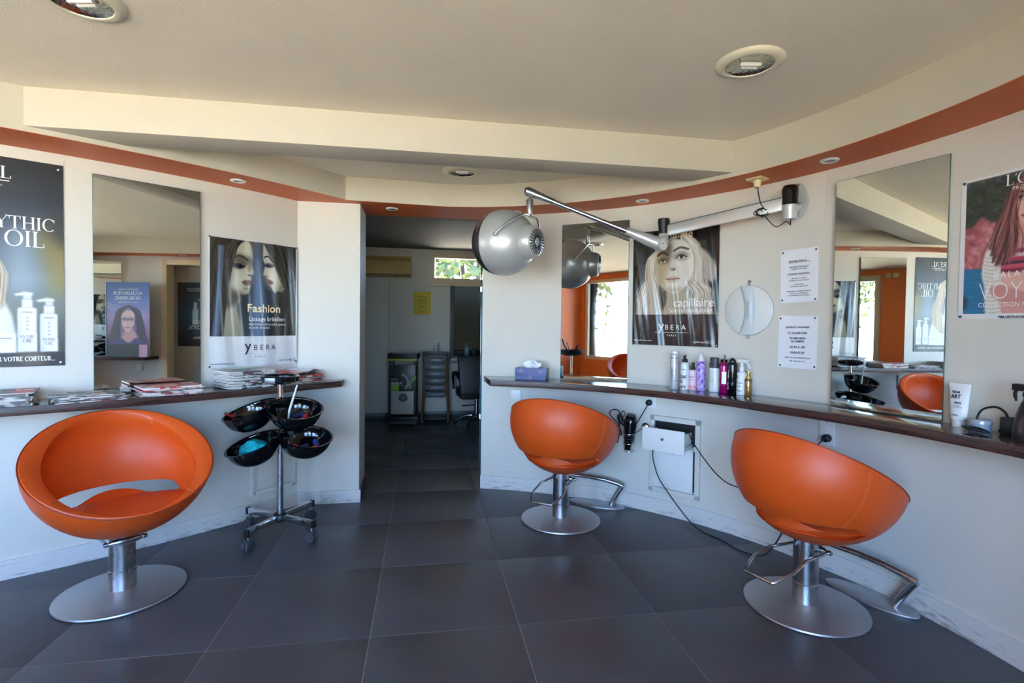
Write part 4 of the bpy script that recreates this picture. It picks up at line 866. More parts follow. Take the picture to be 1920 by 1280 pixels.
n2, f2 = notice('lower typed notice of opening days and hours pinned beside the large mirror', 58.05, 1.222, .222, .298, [(.235, .0140, 'JOURS ET HORAIRES', .0005), (.345, .0150, "D' OUVERTURE", .0005), (.445, .0140, 'DE MERCREDI', .0005), (.50, .0140, 'AU SAMEDI', .0005), (.61, .0150, 'DE 9H A 18H', .0005), (.715, .0150, 'NON STOP', .0005), (.81, .0100, 'AVEC OU SANS RENDEZ-VOUS', .0003), (.875, .0100, 'TEL : 04 67 66 41 71', .0003)], -.015)
def underline(t, fn, x0, x1, z, m): MB().add([fn(a, -.0015, b) for a, b in ((x0, z), (x1, z), (x1, z+.0009), (x0, z+.0009))], [(0, 1, 2, 3)]).build('rule', m, t, flat=True)
for z, w_ in ((.074, .07), (.0045, .065)): underline(n1, f1, -w_, w_, z, m_ink)
for z, w_ in ((.042, .045), (-.003, .04), (-.036, .045), (-.068, .04)): underline(n2, f2, -w_, w_, z, m_ink)
# reflected only: picture card on the short shelf and the poster on the side door
t = thing('display_card', 'blue display card of a dark-haired woman on the short shelf, reflected in the left mirror', 'card', (1.80, .29, .83), -PI/2 + .06)
MB().box((0, .008, .48), (.55, .012, .96)).box((0, .07, .15), (.30, .10, .006)).build('board', m_paper, t); o = art_brushing().sheet('print', .55, .96, m_printm, t, None, .001); o.location.z = .48
for z, s_, b in ((.86, .030, 'Demandez le 1er service'), (.80, .062, 'ACCELERATEUR'), (.735, .062, 'DE BRUSHING'), (.695, .030, 'le jour de votre brushing')): letter(b, s_, m_inkw, t, 0, z, y=-.002, sx=.85)
t = thing('poster', 'dark blue poster with two lit flasks on the side door, reflected in the left mirror', 'poster', (2.098, 1.02, 1.39), -PI/2)
art_serum().sheet('print', .56, .86, m_printm, t, None); letter('SERIOXYL', .075, m_inkw, t, 0, -.20, sx=.9); letter("L'OREAL", .045, m_inkw, t, 0, -.33); letter('Les cheveux denses, plus forts,\nvisiblement plus de matiere', .026, m_inkw, t, 0, .34); letter('Agir de densite\nen un seul geste', .028, m_inkw, t, 0, -.09)
# ================================================================ HOOD DRYER ON ITS WALL ARM
hx, hy = WR(57.9, .0)
hd = thing('hood_dryer', 'silver globe hood dryer hanging from a long jointed arm fixed to the curved wall', 'hair dryer', (hx, hy, 1.92), rzR(57.9))
p_ = lambda x, y, z: Vector((x, y, z))
MB().box((.012, -.004, .088), (.245, .004, .285)).build('backing_board', m_wall, hd, bevel=.001)
pl = MB(); out = []
for a in frange(0, 2*PI, 41)[:-1]:
    x, z = math.cos(a), math.sin(a); out.append((.048*x*(1.0 if z > 0 else 1.12), (.098*z if abs(z) < .99 else .098*z)))
pl.prism([(x, z+.098) for x, z in out], -.028, 0, fn=lambda x, z, y: (x, y, z))
pl.build('wall_plate', m_silver, hd, bevel=.006)
for z in (.178, .020):
    MB().cyl((0, -.024, z), (0, -.034, z), .012, n=16).build('bolt', m_chrome, hd)
pv, el = Vector((1.523, 2.88, 1.985)), Vector((.985, 3.40, 1.915))
W_ = dict(world=True)
MB().lathe([(0, -.085), (.036, -.085), (.040, -.06), (.040, -.008), (0, -.008)], 24, pv).build('pivot_body', m_silver, hd, **W_)
MB().lathe([(0, -.006), (.040, -.006), (.040, .03), (.043, .075), (.034, .098), (0, .104)], 24, pv).build('pivot_cap', m_black, hd, **W_)
MB().tube([pv + p_(0, 0, -.045), Vector((hx-.012, hy-.008, 1.99))], .024, 14).build('pivot_bracket', m_silver, hd, **W_)
d = (el - pv); q = d.to_track_quat('X', 'Z').to_matrix()
MB().box((pv+el)/2 + p_(0, 0, .006), (d.length-.05, .026, .068), rot=q).build('beam', m_alu, hd, bevel=.005, **W_)
MB().box((pv+el)/2 + p_(0, 0, .0415), (d.length-.06, .018, .006), rot=q).build('beam_cover', m_grey, hd, **W_)
MB().lathe([(0, .0), (.030, 0), (.033, .04), (.038, .075), (.036, .098), (0, .104)], 24, el + p_(-.005, 0, -.012)).build('elbow_cap', m_blackm, hd, **W_)
kn = el + p_(-.035, -.03, -.085)
MB().tube([el + p_(-.005, 0, -.012), el + p_(-.008, -.006, -.06), kn + p_(.02, .012, .0)], [.030, .032, .036], 18).lathe([(0, -.028), (.040, -.028), (.043, -.02), (.043, .02), (.040, .028), (0, .028)], 28, kn, Vector((.45, -.89, .05)).to_track_quat('Z', 'Y').to_matrix()).build('elbow_knuckle', m_silver, hd, **W_)
ae = Vector((.086, 3.42, 2.176)); nrm_ = Vector((.45, -.89, .05)).normalized(); kf = kn + nrm_*.030
o = MB().lathe([(0, 0), (.030, 0), (.030, .0015), (0, .0015)], 28, kf - nrm_*.001, nrm_.to_track_quat('Z', 'Y').to_matrix()).build('knuckle_badge', m_plasticw, hd, **W_)
qn = nrm_.to_track_quat('Z', 'Y').to_matrix()
MB().tube([kf + nrm_*.001 + qn @ Vector((.024*math.cos(a), .024*math.sin(a), 0)) for a in frange(0, 2*PI, 25)[:-1]], .0012, 5, closed=True).tube([kf + nrm_*.001 + qn @ Vector(v) for v in ((-.008, .006, 0), (.0, -.008, 0), (.008, .006, 0), (-.008, .006, 0))], .0018, 5).build('emblem', m_grey, hd, **W_)
d2 = (ae - kn).normalized()
MB().tube([kn + d2*.02, kn + d2*.10, kn + d2*.20, kn + d2*.235], [.042, .038, .027, .024], 18).build('arm_socket', m_silver, hd, **W_)
L2 = (ae - kn).length
MB().tube([kn + d2*.20, kn + d2*(L2-.14)], .0165, 16).build('arm_tube', m_chrome, hd, **W_)
MB().tube([kn + d2*.20 + p_(0, 0, -.030), kn + d2*(L2*.42) + p_(0, 0, -.024)], .0045, 8).build('gas_strut', m_grey, hd, **W_)
for s_ in (.245, .265, .285): MB().cyl(kn + d2*s_, kn + d2*(s_+.008), .0195, n=18).build('collar', m_chrome, hd, **W_)
MB().tube([kn + d2*(L2-.19), kn + d2*(L2-.13), kn + d2*(L2-.03), ae, ae - d2*-.015], [.018, .022, .030, .030, .018], 16).build('arm_head', m_brush, hd, **W_)
st = ae + p_(.02, -.01, -.02)
MB().lathe([(0, 0), (.010, 0), (.010, -.03), (.021, -.038), (.024, -.055), (.019, -.11), (.018, -.142), (.013, -.148), (0, -.148)], 18, st).build('stem', m_brush, hd, **W_)
hc = Vector((-.058, 3.46, 1.842)); HRr = .2155
ax = Vector((.81, -.58, -.05)).normalized(); qa = ax.to_track_quat('Z', 'Y').to_matrix()
prof = [(HRr*math.sin(a), -HRr*math.cos(a)) for a in frange(1.32, 2.72, 30)] + [(.085, HRr*.92)]
hood = MB().lathe(prof + [(0, HRr*.92)], 56, hc, qa).build('hood', m_silver, hd, **W_)
vis = MB().lathe([(HRr*.70, -HRr*.72)] + [((HRr+.002)*math.sin(a), -(HRr+.002)*math.cos(a)) for a in frange(.80, 1.335, 14)] + [((HRr-.012)*math.sin(1.335), -(HRr-.012)*math.cos(1.335))], 56, hc, qa).build('visor', mat('smoked plum plastic', (58, 48, 52), .25), hood, keep=False)
for o in (vis,): pass
def reparent_world(o, par):      # mesh written in world coordinates -> local to its parent
    inv = wm(par).inverted(); o.data.transform(inv)
reparent_world(vis, hood)
cap = MB().lathe([(.110, HRr*.80), (.107, HRr*.96), (.101, HRr*1.10), (.092, HRr*1.17), (.084, HRr*1.195), (.022, HRr*1.205), (.020, HRr*1.22), (0, HRr*1.222)], 40, hc, qa).build('vent_cap', m_silver, hood); reparent_world(cap, hood)
sl = MB()
for i in range(24):
    a = 2*PI*i/24; e = qa @ Vector((math.cos(a), math.sin(a), 0)); sl.tube([hc + ax*HRr*1.206 + e*.027, hc + ax*HRr*1.197 + e*.083], .0036, 5)
slo = sl.build('vent_slots', m_blackm, hood); reparent_world(slo, hood); slo['kind'] = 'stuff'
side = (Vector((0, 0, 1)).cross(ax)).normalized()          # yoke pivots left and right of the globe
k1 = hc - side*(HRr-.004) + ax*.085 + p_(0, 0, .02); k2 = hc + side*(HRr-.004) + ax*.085 + p_(0, 0, .02)
if k1.y > k2.y: k1, k2 = k2, k1
k1 = hc + (k1-hc).normalized()*(HRr+.012); k2 = hc + (k2-hc).normalized()*(HRr+.012)
sb = st + p_(0, 0, -.148)
def over(a, b, t_, lift): v = (a-hc).normalized().lerp((b-hc).normalized(), t_).normalized(); return hc + v*((a-hc).length*(1-t_) + (b-hc).length*t_ + lift)
MB().tube([k1, k1 + (k1-hc).normalized()*.012, over(k1, sb, .3, .022), over(k1, sb, .65, .022), sb, over(sb, k2, .25, .03), over(sb, k2, .6, .025), k2 + (k2-hc).normalized()*.012, k2], .0070, 10, smooth=6).build('yoke', m_brush, hd, **W_)
for k_ in (k1, k2):
    dd = (k_ - hc).normalized(); MB().cyl(k_ - dd*.03, k_ + dd*.016, .017, .013, 16).build('yoke_knob', m_chrome, hd, **W_)
# its lead: socket on the soffit, coil below the beam, back to the pivot
so_ = Vector((1.392, 2.99, HS))
MB().tube([so_ + p_(0, 0, -.04), so_ + p_(.005, -.01, -.10), so_ + p_(.012, -.02, -.15)], .003, 7, smooth=4).build('lead', m_darkwire, hd, **W_)
co = []
for i in range(44):
    a = i*.62; co.append(so_ + p_(.012 + .004*i/44, -.03, -.20) + p_(.043*math.cos(a)*(.8+.2*math.sin(i*1.7)), .012*math.sin(i*.9), .024*math.sin(a)*(.8+.2*math.cos(i*2.3))))
co += [so_ + p_(.05, -.03, -.24), so_ + p_(.09, -.05, -.285), so_ + p_(.125, -.09, -.26), pv + p_(-.005, -.02, -.12), pv + p_(0, -.01, -.085)]
MB().tube([so_ + p_(.012, -.02, -.15)] + co, .0026, 7, smooth=3).build('lead', m_darkwire, hd, **W_)

# ================================================================ SOCKETS
def socket(label, side, a, z, n=1, m=m_plasticw, off=0., vertical=True, world=None):
    if world: p, rz = world
    else: p, rz = on_wall(side, a, z, off)
    t = thing('wall_socket', label, 'socket', p, rz); s_ = .078; hgt_ = s_ + (n-1)*.070
    MB().box((0, -.005, 0), (s_, .010, hgt_) if vertical else (hgt_, .010, s_)).build('plate', m, t, bevel=.002)
    q = Vector((0, -1, 0)).to_track_quat('Z', 'Y').to_matrix()
    for i in range(n):
        z0 = (i-(n-1)/2)*-.070; c = (0, -.010, z0) if vertical else (z0, -.010, 0)
        w_ = MB().lathe([(.0245, .0), (.0245, .0015), (.021, .0015), (.019, -.004), (0, -.004)], 24, c, q).build('well', m, t)
        for dx, dz in ((-.0095, 0), (.0095, 0), (0, .011)): MB().cyl((c[0]+dx, -.0075, c[2]+dz), (c[0]+dx, -.0105 if dz else -.0085, c[2]+dz), .0028, n=8).build('contact', m_brush if dz else m_blackm, w_)
    return t
socket('single white socket below the tissue box end of the curved counter', 'R', 12.45, .752)
socket('single white socket with a black plug above the hair dryer holder', 'R', 36.3, .770)
socket('double white socket under the large mirror with one black plug in', 'R', 62.1, .748, 2)
s4 = thing('wall_socket', 'cream socket on the orange soffit with the dryer lead plugged in', 'socket', (so_.x, so_.y, HS), rzR(55))
MB().box((0, 0, -.006), (.09, .085, .012)).build('plate', m_cream, s4, bevel=.002); MB().lathe([(0, 0), (.021, 0), (.022, -.012), (.018, -.03), (.017, -.04), (0, -.042)], 20, (0, 0, -.012)).build('plug', m_cream, s4)
socket('double white socket behind the open orange chair, seen in the large mirror', 'L', -46.2, .72, 2)
for i, x in enumerate((-1.42, -1.53)):
    socket(('right' if i else 'left') + '-hand cream socket high on the orange pillar, seen in the large mirror', 'R', 0, 0, 1, m_cream, world=((x, YF, 2.24), PI))
def plug(label, a, z, pts):
    p, rz = on_wall('R', a, z, .010); t = thing('plug', label, 'plug', p, rz)
    q = Vector((0, -1, 0)).to_track_quat('Z', 'Y').to_matrix()
    MB().lathe([(0, .0), (.021, 0), (.022, .006), (.020, .028), (.014, .034), (0, .036)], 22, (0, 0, 0), q).build('body', m_blackm, t)
    MB().tube(pts, .0035, 8, smooth=6).build('lead', m_darkwire, t, world=True); return t
def wp(a, z, off): x, y = WR(a, off); return Vector((x, y, z))
plug('black plug and lead of the wall-held hair dryer', 36.2, .768, [wp(36.2, .76, .04), wp(35.8, .72, .05), wp(35.0, .66, .05), wp(34.2, .60, .05), wp(33.6, .56, .06)])
plug('black plug in the double socket with lead running down behind the close chair', 62.3, .713, [wp(62.3, .71, .045), wp(62.0, .69, .06), wp(61.4, .65, .06), wp(61.0, .58, .06), wp(60.8, .50, .05)])

# ================================================================ WALL UNITS UNDER THE COUNTER
wu = thing('wall_drawer_unit', 'white built-in unit under the curved counter, its top drawer pulled open', 'drawer unit', (*WR(40.5, .02), 0), rzR(40.5))
fw = MB()
for c, s_ in (((0, 0, .668), (.352, .02, .034)), ((0, 0, .172), (.352, .02, .034)), ((-.160, 0, .42), (.032, .02, .53)), ((.160, 0, .42), (.032, .02, .53))): fw.box(c, s_)
fw.build('frame', m_wallR, wu, bevel=.002)
MB().box((0, .015, .577), (.288, .01, .145)).build('recess', m_blackm, wu)
dz, dd_ = .575, -.155
dw = MB().box((-.012, dd_, .553), (.290, .016, .148)).build('drawer', m_plasticw, wu, bevel=.002)
MB().box((-.130, dd_/2, .545), (.012, -dd_, .11)).box((.110, dd_/2, .545), (.012, -dd_, .11)).box((-.01, dd_/2, .50), (.25, -dd_, .01)).build('drawer_box', m_plasticw, dw)
MB().box((.128, dd_/2, .515), (.012, -dd_*.9, .022)).build('runner', m_brush, dw)
q = Vector((0, -1, 0)).to_track_quat('Z', 'Y').to_matrix()
MB().lathe([(0, 0), (.009, 0), (.010, .010), (.008, .013), (0, .014)], 16, (-.012, dd_-.008, .562), q).build('knob', m_brush, dw)
dp = MB().box((-.006, -.004, .338), (.276, .012, .290)).build('door', m_plasticw, wu, bevel=.0015)
MB().lathe([(0, 0), (.009, 0), (.010, .010), (.008, .013), (0, .014)], 16, (.0, -.010, .448), q).build('knob', m_brush, dp)
MB().box((.137, .001, .338), (.005, .012, .27)).build('gap', m_blackm, wu)
ap = thing('access_panel', 'flush white access panel low on the left wall behind the bowl trolley', 'panel', (*WL(-35.4, .004), 0), rzL(-35.4))
af = MB()
for c, s_ in (((0, 0, .64), (.30, .014, .03)), ((0, 0, .16), (.30, .014, .03)), ((-.145, 0, .40), (.03, .014, .50)), ((.145, 0, .40), (.03, .014, .50))): af.box(c, s_)
af.build('frame', m_wallL, ap, bevel=.002); MB().box((0, .001, .40), (.254, .010, .444)).build('door', m_wallL, ap, bevel=.0015)
# loose black leads from the drawer
t = thing('power_cable', 'thin black lead hanging from the open drawer to the close orange chair', 'cable', tuple(wp(43.5, .655, .05)))
MB().tube([wp(42.6, .645, .07), wp(43.7, .630, .12), wp(45.0, .58, .17), wp(47.5, .50, .22), wp(50.5, .43, .27), wp(53, .392, .27), wp(56, .385, .20), wp(58.5, .42, .12), wp(60.0, .50, .075)], .0035, 7, smooth=6).build('lead', m_darkwire, t, world=True)
t = thing('power_cable', 'long black lead falling from below the drawer along the floor by the skirting', 'cable', tuple(wp(38, .05, .1)))
MB().tube([wp(38.0, .50, .10), wp(38.0, .44, .13), wp(38.4, .36, .13), wp(39.2, .28, .13), wp(40.8, .19, .12), wp(42.6, .11, .12), wp(44.5, .04, .12), wp(46.5, .007, .13), wp(50.0, .006, .16), wp(53.5, .006, .21), wp(56.5, .02, .20), wp(57.8, .09, .17), wp(58.6, .18, .14), wp(59.3, .30, .10), wp(60.2, .44, .075)], .0042, 8, smooth=6).build('lead', m_darkwire, t, world=True)

# hair dryers in wire holders
def dryer_holder(label1, label2, a, z, yaw=0.):
    p, rz = on_wall('R', a, z, 0.); t = thing('dryer_holder', label1, 'holder', p, rz)
    q = Vector((0, -1, 0)).to_track_quat('Z', 'Y').to_matrix()
    MB().lathe([(0, 0), (.032, 0), (.031, .010), (.020, .020), (0, .023)], 24, (.085, 0, .035), q).build('wall_disc', m_chrome, t)
    w1 = [(.085, -.02, .035), (.055, -.05, .015), (.035, -.085, -.005)] + [(-.005 + .046*math.cos(b), -.085 + .046*math.sin(b), -.008) for b in frange(0, -5.6, 16)]
    w2 = [(.035, -.085, -.008), (.030, -.085, -.06)] + [(-.008 + .036*math.cos(b), -.085 + .036*math.sin(b), -.078) for b in frange(0, -5.6, 14)]
    w3 = [(-.04, -.085, -.085), (-.035, -.085, -.12)] + [(-.005 + .034*math.cos(b), -.085 + .034*math.sin(b), -.132) for b in frange(PI, -2.6, 14)]
    MB().tube(w1, .003, 7, smooth=2).tube(w2, .0028, 7, smooth=2).tube(w3, .0026, 7, smooth=2).build('wire', m_chrome, t)
    h = thing('hair_dryer', label2, 'hair dryer', p, rz); b_ = Vector((.10, .0, 1)).normalized().to_track_quat('Z', 'Y').to_matrix()
    MB().lathe([(0, -.125), (.022, -.125), (.023, -.10), (.030, -.07), (.036, -.02), (.043, .03), (.044, .075), (.036, .112), (.026, .122), (0, .123)], 26, (-.004, -.085, .0), b_).build('barrel', m_black, h)
    MB().lathe([(.030, .112), (.033, .118), (.026, .130), (0, .132)], 22, (-.004, -.085, 0), b_).build('grille', m_grey, h)
    MB().tube([(-.03, -.085, .05), (-.065, -.09, .075), (-.075, -.092, .12)], [.018, .020, .017], 12, smooth=3).build('handle', m_blackm, h)
    MB().tube([(-.075, -.092, .12), (-.085, -.09, .145), (-.12, -.085, .15), (-.155, -.08, .13), (-.145, -.08, .10), (-.10, -.08, .06), (-.075, -.08, .02), (-.085, -.075, -.05), (-.10, -.07, -.09)], .0036, 7, smooth=5).tube([(-.07, -.1, .12), (-.045, -.1, .15), (-.035, -.1, .13), (-.05, -.1, .10), (-.085, -.1, .02), (-.055, -.1, -.02), (-.09, -.09, .10)], .0034, 7, smooth=5).build('lead', m_darkwire, h)
    for k in range(3): MB().lathe([(.038-.004*k, -.02-.02*k), (.0405-.004*k, -.022-.02*k), (.038-.004*k, -.024-.02*k)], 20, (-.004, -.085, 0), b_).build('band', m_grey, h)
    return t, h
dryer_holder('chrome wire holder on the wall beside the open drawer', 'black hair dryer with coiled lead resting in the wire holder beside the open drawer', 33.6, .555)
dryer_holder('chrome wire holder mostly hidden behind the close orange chair', 'dryer with its grille just showing above the close orange chair', 60.4, .545)
# round hand mirror hung by its clear handle
p, rz = on_wall('R', 51.4, 1.405, .012); t = thing('hand_mirror', 'round white salon back mirror hung on a hook between the blonde poster and the notices', 'mirror', p, rz)
q = Vector((0, -1, 0)).to_track_quat('Z', 'Y').to_matrix()
MB().lathe([(0, 0), (.146, 0), (.149, .003), (.149, .009), (.146, .011), (0, .012)], 56, (0, 0, 0), q).build('disc', mat('white lacquer', (222, 224, 220), .3), t, angle=50)
MB().tube([(.149*math.cos(a), -.006, .149*math.sin(a)) for a in frange(0, 2*PI, 57)[:-1]], .0032, 6, closed=True).build('rim', mat('clear grey rim', (176, 182, 182), .2), t)
hb = []
for z in frange(-.148, .148, 17):
    x = -.004 + .028*math.sin((z/.148)*PI/2 + PI/2); wdt_ = .030 + .012*(abs(z)/.148)**2; hb.append((x, z, wdt_))
secs = [[(x - .010 + wdt_*math.cos(q_), -.012 - (.004 + .026*math.cos(z/.150*PI/2)) * max(0, math.sin(q_))**.7, z) for q_ in frange(-.35, PI+.35, 13)] for x, z, wdt_ in hb]
vs = [p for c_ in secs for p in c_]; fs = [(i*13+j, i*13+(j+1) % 13, (i+1)*13+(j+1) % 13, (i+1)*13+j) for i in range(len(secs)-1) for j in range(13)] + [tuple(range(13))[::-1], tuple(range((len(secs)-1)*13, len(secs)*13))]
MB().add(vs, fs).build('handle', mat('pearl grey plastic', (206, 212, 216), .3), t, angle=60)
MB().box((.012, -.043, 0), (.009, .006, .11)).build('handle_slot', mat('pale grey plastic', (170, 180, 188), .4), t, bevel=.002)
MB().tube([(0, -.004, .150), (-.004, -.008, .168), (.004, -.008, .178), (.008, -.006, .165), (.0, -.004, .152)], .0022, 6, smooth=4).tube([(.0 + .010*math.cos(a), -.006, -.160 + .010*math.sin(a)) for a in frange(0, 2*PI, 19)[:-1]], .0018, 6, closed=True).build('hanging_loop', m_chrome, t)
MB().cyl((0, .010, .178), (0, -.014, .178), .004, n=10).build('hook', m_grey, t)

# ================================================================ LIGHT FITTINGS (all switched off)
def downlight(label, x, y, z, r):
    t = thing('ceiling_downlight', label, 'downlight', (x, y, z)); g = m_cream2
    MB().lathe([(r*.70, -.004), (r*.72, -.016), (r*.80, -.017), (r*.97, -.008), (r, 0), (r*.9, 0)], 48).build('ring', g, t, angle=50)
    MB().lathe([(r*.72, -.012), (r*.60, -.004), (r*.40, -.0015), (0, -.001)], 40).build('reflector', m_reflect, t)
    MB().cyl((-r*.30, 0, -.007), (r*.34, 0, -.007), r*.07, n=12).cyl((-r*.2, r*.17, -.007), (r*.3, r*.17, -.007), r*.07, n=12).build('lamp', m_plasticw, t)
    return t
m_cream2 = mat('off white ring', (226, 220, 196), .35); m_reflect = mat('facetted reflector', (176, 172, 150), .16, 1., bump=1.0, bscale=40)
downlight('large round downlight in the ceiling near the right-hand fascia', .934, 2.095, HC, .128)
downlight('large round downlight cut by the upper frame edge above the left counter', -1.435, 1.735, HC, .128)
downlight('round silver downlight in the lower ceiling behind the beam', -.347, 3.475, HR, .128)
def spot(label, x, y):
    t = thing('soffit_spotlight', label, 'spotlight', (x, y, HS), 0, 'small spots in the orange soffit')
    MB().lathe([(.026, -.003), (.028, -.007), (.040, -.007), (.045, -.002), (.044, 0), (.03, 0)], 28).build('ring', m_plasticw, t)
    MB().lathe([(.027, -.005), (.018, -.002), (0, -.0015)], 20).build('lens', m_spotlens, t)
m_spotlens = mat('grey spot glass', (150, 154, 164), .15, .6)
spot('small spotlight in the orange soffit above the women poster', -1.672, 3.17); spot('small spotlight in the orange soffit over the doorway', -.905, 3.885); spot('small spotlight in the orange soffit above the silver hood', .02, 3.95)
spot('small spotlight in the orange soffit between the hood dryer arm and blonde poster', .875, 3.55); spot('small spotlight in the orange soffit above the notices and large mirror', 1.60, 2.655); spot('small spotlight in the orange soffit near the side door', 1.85, .95)
# ================================================================ MAGAZINES
def mag_mat(name, base, seed):
    m = mat(name, base, .35); t = m.node_tree; b = t.nodes['Principled BSDF']; L = t.links.new
    oi = t.nodes.new('ShaderNodeObjectInfo'); co = t.nodes.new('ShaderNodeTexCoord'); ad = t.nodes.new('ShaderNodeVectorMath'); ad.operation = 'MULTIPLY_ADD'
    L(oi.outputs['Random'], ad.inputs[0]); ad.inputs[1].default_value = (37, 91, 13); L(co.outputs['Object'], ad.inputs[2])
    n = t.nodes.new('ShaderNodeTexNoise'); n.inputs['Scale'].default_value = 11; n.inputs['Detail'].default_value = 1.5; n.inputs['Distortion'].default_value = 1.2; L(ad.outputs[0], n.inputs['Vector'])
    r = t.nodes.new('ShaderNodeValToRGB'); e = r.color_ramp.elements; e[0].position, e[1].position = .30, .72
    cs = [[(200, 190, 184), (150, 46, 44), (226, 222, 216), (96, 92, 92)], [(96, 98, 104), (190, 188, 186), (60, 60, 64), (220, 216, 212)], [(214, 70, 66), (236, 200, 196), (190, 40, 46), (232, 226, 222)]][seed]
    e[0].color = (*lin(cs[0]), 1); e[1].color = (*lin(cs[1]), 1)
    for p, c in ((.45, cs[2]), (.58, cs[3])): k = e.new(p); k.color = (*lin(c), 1)
    L(n.outputs[0], r.inputs[0]); L(r.outputs[0], b.inputs['Base Color']); return m
mm = [mag_mat('magazine cover warm', (200, 190, 184), 0), mag_mat('magazine cover grey', (120, 120, 122), 1), mag_mat('magazine cover red', (200, 70, 66), 2)]
def mag_proto(th, L_=.282, W_=.215, curl=0.):
    nx = 9; f = lambda x: curl*max(0, (abs(x)/(L_/2))-.35)**2
    def slab(z0, z1, ins, xo=0.):
        vs, fs = [], []
        for i, x in enumerate(frange(-L_/2+ins, L_/2-ins, nx)):
            for y in (-W_/2+ins*.2, W_/2-ins): vs += [(x, y, z0+f(x)), (x, y, z1+f(x))]
        for i in range(nx-1):
            o = i*4; p = o+4; fs += [(o, p, p+2, o+2), (o+1, o+3, p+3, p+1), (o, o+1, p+1, p), (o+2, p+2, p+3, o+3)]
        fs += [(0, 2, 3, 1), ((nx-1)*4, (nx-1)*4+1, (nx-1)*4+3, (nx-1)*4+2)]
        return vs, fs
    return slab
protos = {}
def magazine(label, th, kind, loc, rz, group, curl=0., tilt=0.):
    key = (th, kind, curl)
    if key not in protos:
        t = thing('magazine', label, 'magazine', loc, rz, group); sl = mag_proto(th, curl=curl)
        MB().add(*sl(.0006, th-.0006, .002)).build('pages', m_pages, t); MB().add(*sl(th-.0008, th, 0)).add(*sl(0, .0008, 0)).box((0, -.1078, th/2), (.27 if not curl else .12, .001, th)).build('cover', mm[kind], t, flat=True)
        protos[key] = t
    else: t = copy_tree(protos[key]); t.location = loc; t.rotation_euler = (0, 0, rz); t['label'] = label; t['group'] = group
    t.rotation_euler = (0, tilt, rz); return t
ORD = ['topmost', 'second from the top', 'third from the top', 'fourth from the top', 'fifth from the top', 'sixth from the top', 'seventh from the top', 'eighth from the top', 'ninth from the top', 'tenth from the top', 'eleventh from the top', 'twelfth from the top', 'lowest']
rm = random.Random(12)
def pile(desc, group, ph, off, n, ths, kinds, spread=.018, rzo=0., z=.8955, curls=None):
    x, y = WL(ph, off); rz = rzL(ph)
    for i in range(n):
        th = ths[i % len(ths)]; k = kinds[i % len(kinds)]; cu = curls[i % len(curls)] if curls else 0.
        w_ = ORD[n-1-i] if i else 'lowest'
        magazine(f'magazine, {w_} in {desc}' if len(desc.split()) < 7 else f'{w_} magazine in {desc}', th, k, (x + rm.uniform(-spread, spread), y + rm.uniform(-spread, spread)*.6, z), rz + rzo + rm.uniform(-.06, .06), group, cu); z += th + .0006
    return z
TH = [.0035, .005, .0042, .006]
z1 = pile('the far left pile', 'magazines at the far left end', -50.45, .165, 5, [.011, .010, .009, .012], [1, 1, 0, 1], .010, -.05)
t = thing('magazine', 'dark magazine with a red square and white G topping the far left pile', 'magazine', (*WL(-50.35, .165), z1+.0003), rzL(-50.3)-.05, 'magazines at the far left end')
MB().box((0, 0, .0025), (.278, .211, .004)).build('pages', m_pages, t); MB().box((0, 0, .0050), (.282, .215, .001)).box((0, 0, .0004), (.282, .215, .0008)).build('cover', mat('dark magazine cover', (62, 60, 62), .35, var=.5, vscale=9), t)
mr_ = mat('red magazine masthead', (204, 44, 52), .35); TOP = Matrix(((0, -1, 0), (1, 0, 0), (0, 0, 1)))
MB().box((.095, .0, .0057), (.075, .205, .0005)).build('masthead', mr_, t); letter('G', .085, m_inkw, t, .122, .0062, y=.02, align='CENTER', mat3=TOP, bold=.001); letter('la foi\ndu', .032, m_inkw, t, .02, .0062, y=-.02, mat3=TOP, sx=.8)
for o in t.children:
    if o.name.startswith('lettering'): o.location = (0, 0, 0)
for o in t.children:
    if o.name.startswith('lettering'):
        pass
pile('the thin pile left of the mirror', 'magazines in the thin pile', -46.75, .175, 6, [.0035, .005, .0042, .006, .004], [0, 1, 0, 0], .016, .02)
pile('the red pile', 'magazines in front of the mirror', -42.95, .175, 7, [.006, .0045, .008, .005], [0, 2, 0, 0, 2], .014, -.04, curls=[0, .006, .004, 0])
zt = pile('the tallest pile, under the women poster', 'magazines in the tallest pile', -38.35, .155, 13, [.0075, .006, .009, .0065, .008], [1, 0, 1, 1, 0], .013, .02, curls=[.010, .006, .012, .008])
zc = pile('the corner pile behind the tray', 'magazines in the corner pile', -34.55, .125, 7, [.006, .005, .008, .0055], [0, 1, 2, 0], .012, .18)
t = thing('magazine', 'open magazine with red and pink pages on the corner pile', 'magazine', (*WL(-34.5, .115), zc+.001), rzL(-34.5)+.25, 'magazines in the corner pile')
sp = MB().grid([(x, y, .004 + .022*math.sin(max(0, min(1, (x+.11)/.22))*PI)**.8 + .001*(y > 0)) for x in frange(-.11, .15, 15) for y in (-.105, .105)], 15, 2).build('page_spread', mm[2], t, keep=True)
MB().grid([(x, y, .006 + .030*math.sin(max(0, min(1, (x-.0)/.16))*PI)**.9) for x in frange(.01, .16, 9) for y in (-.10, .095)], 9, 2).build('turned_page', m_paper, t, keep=True)

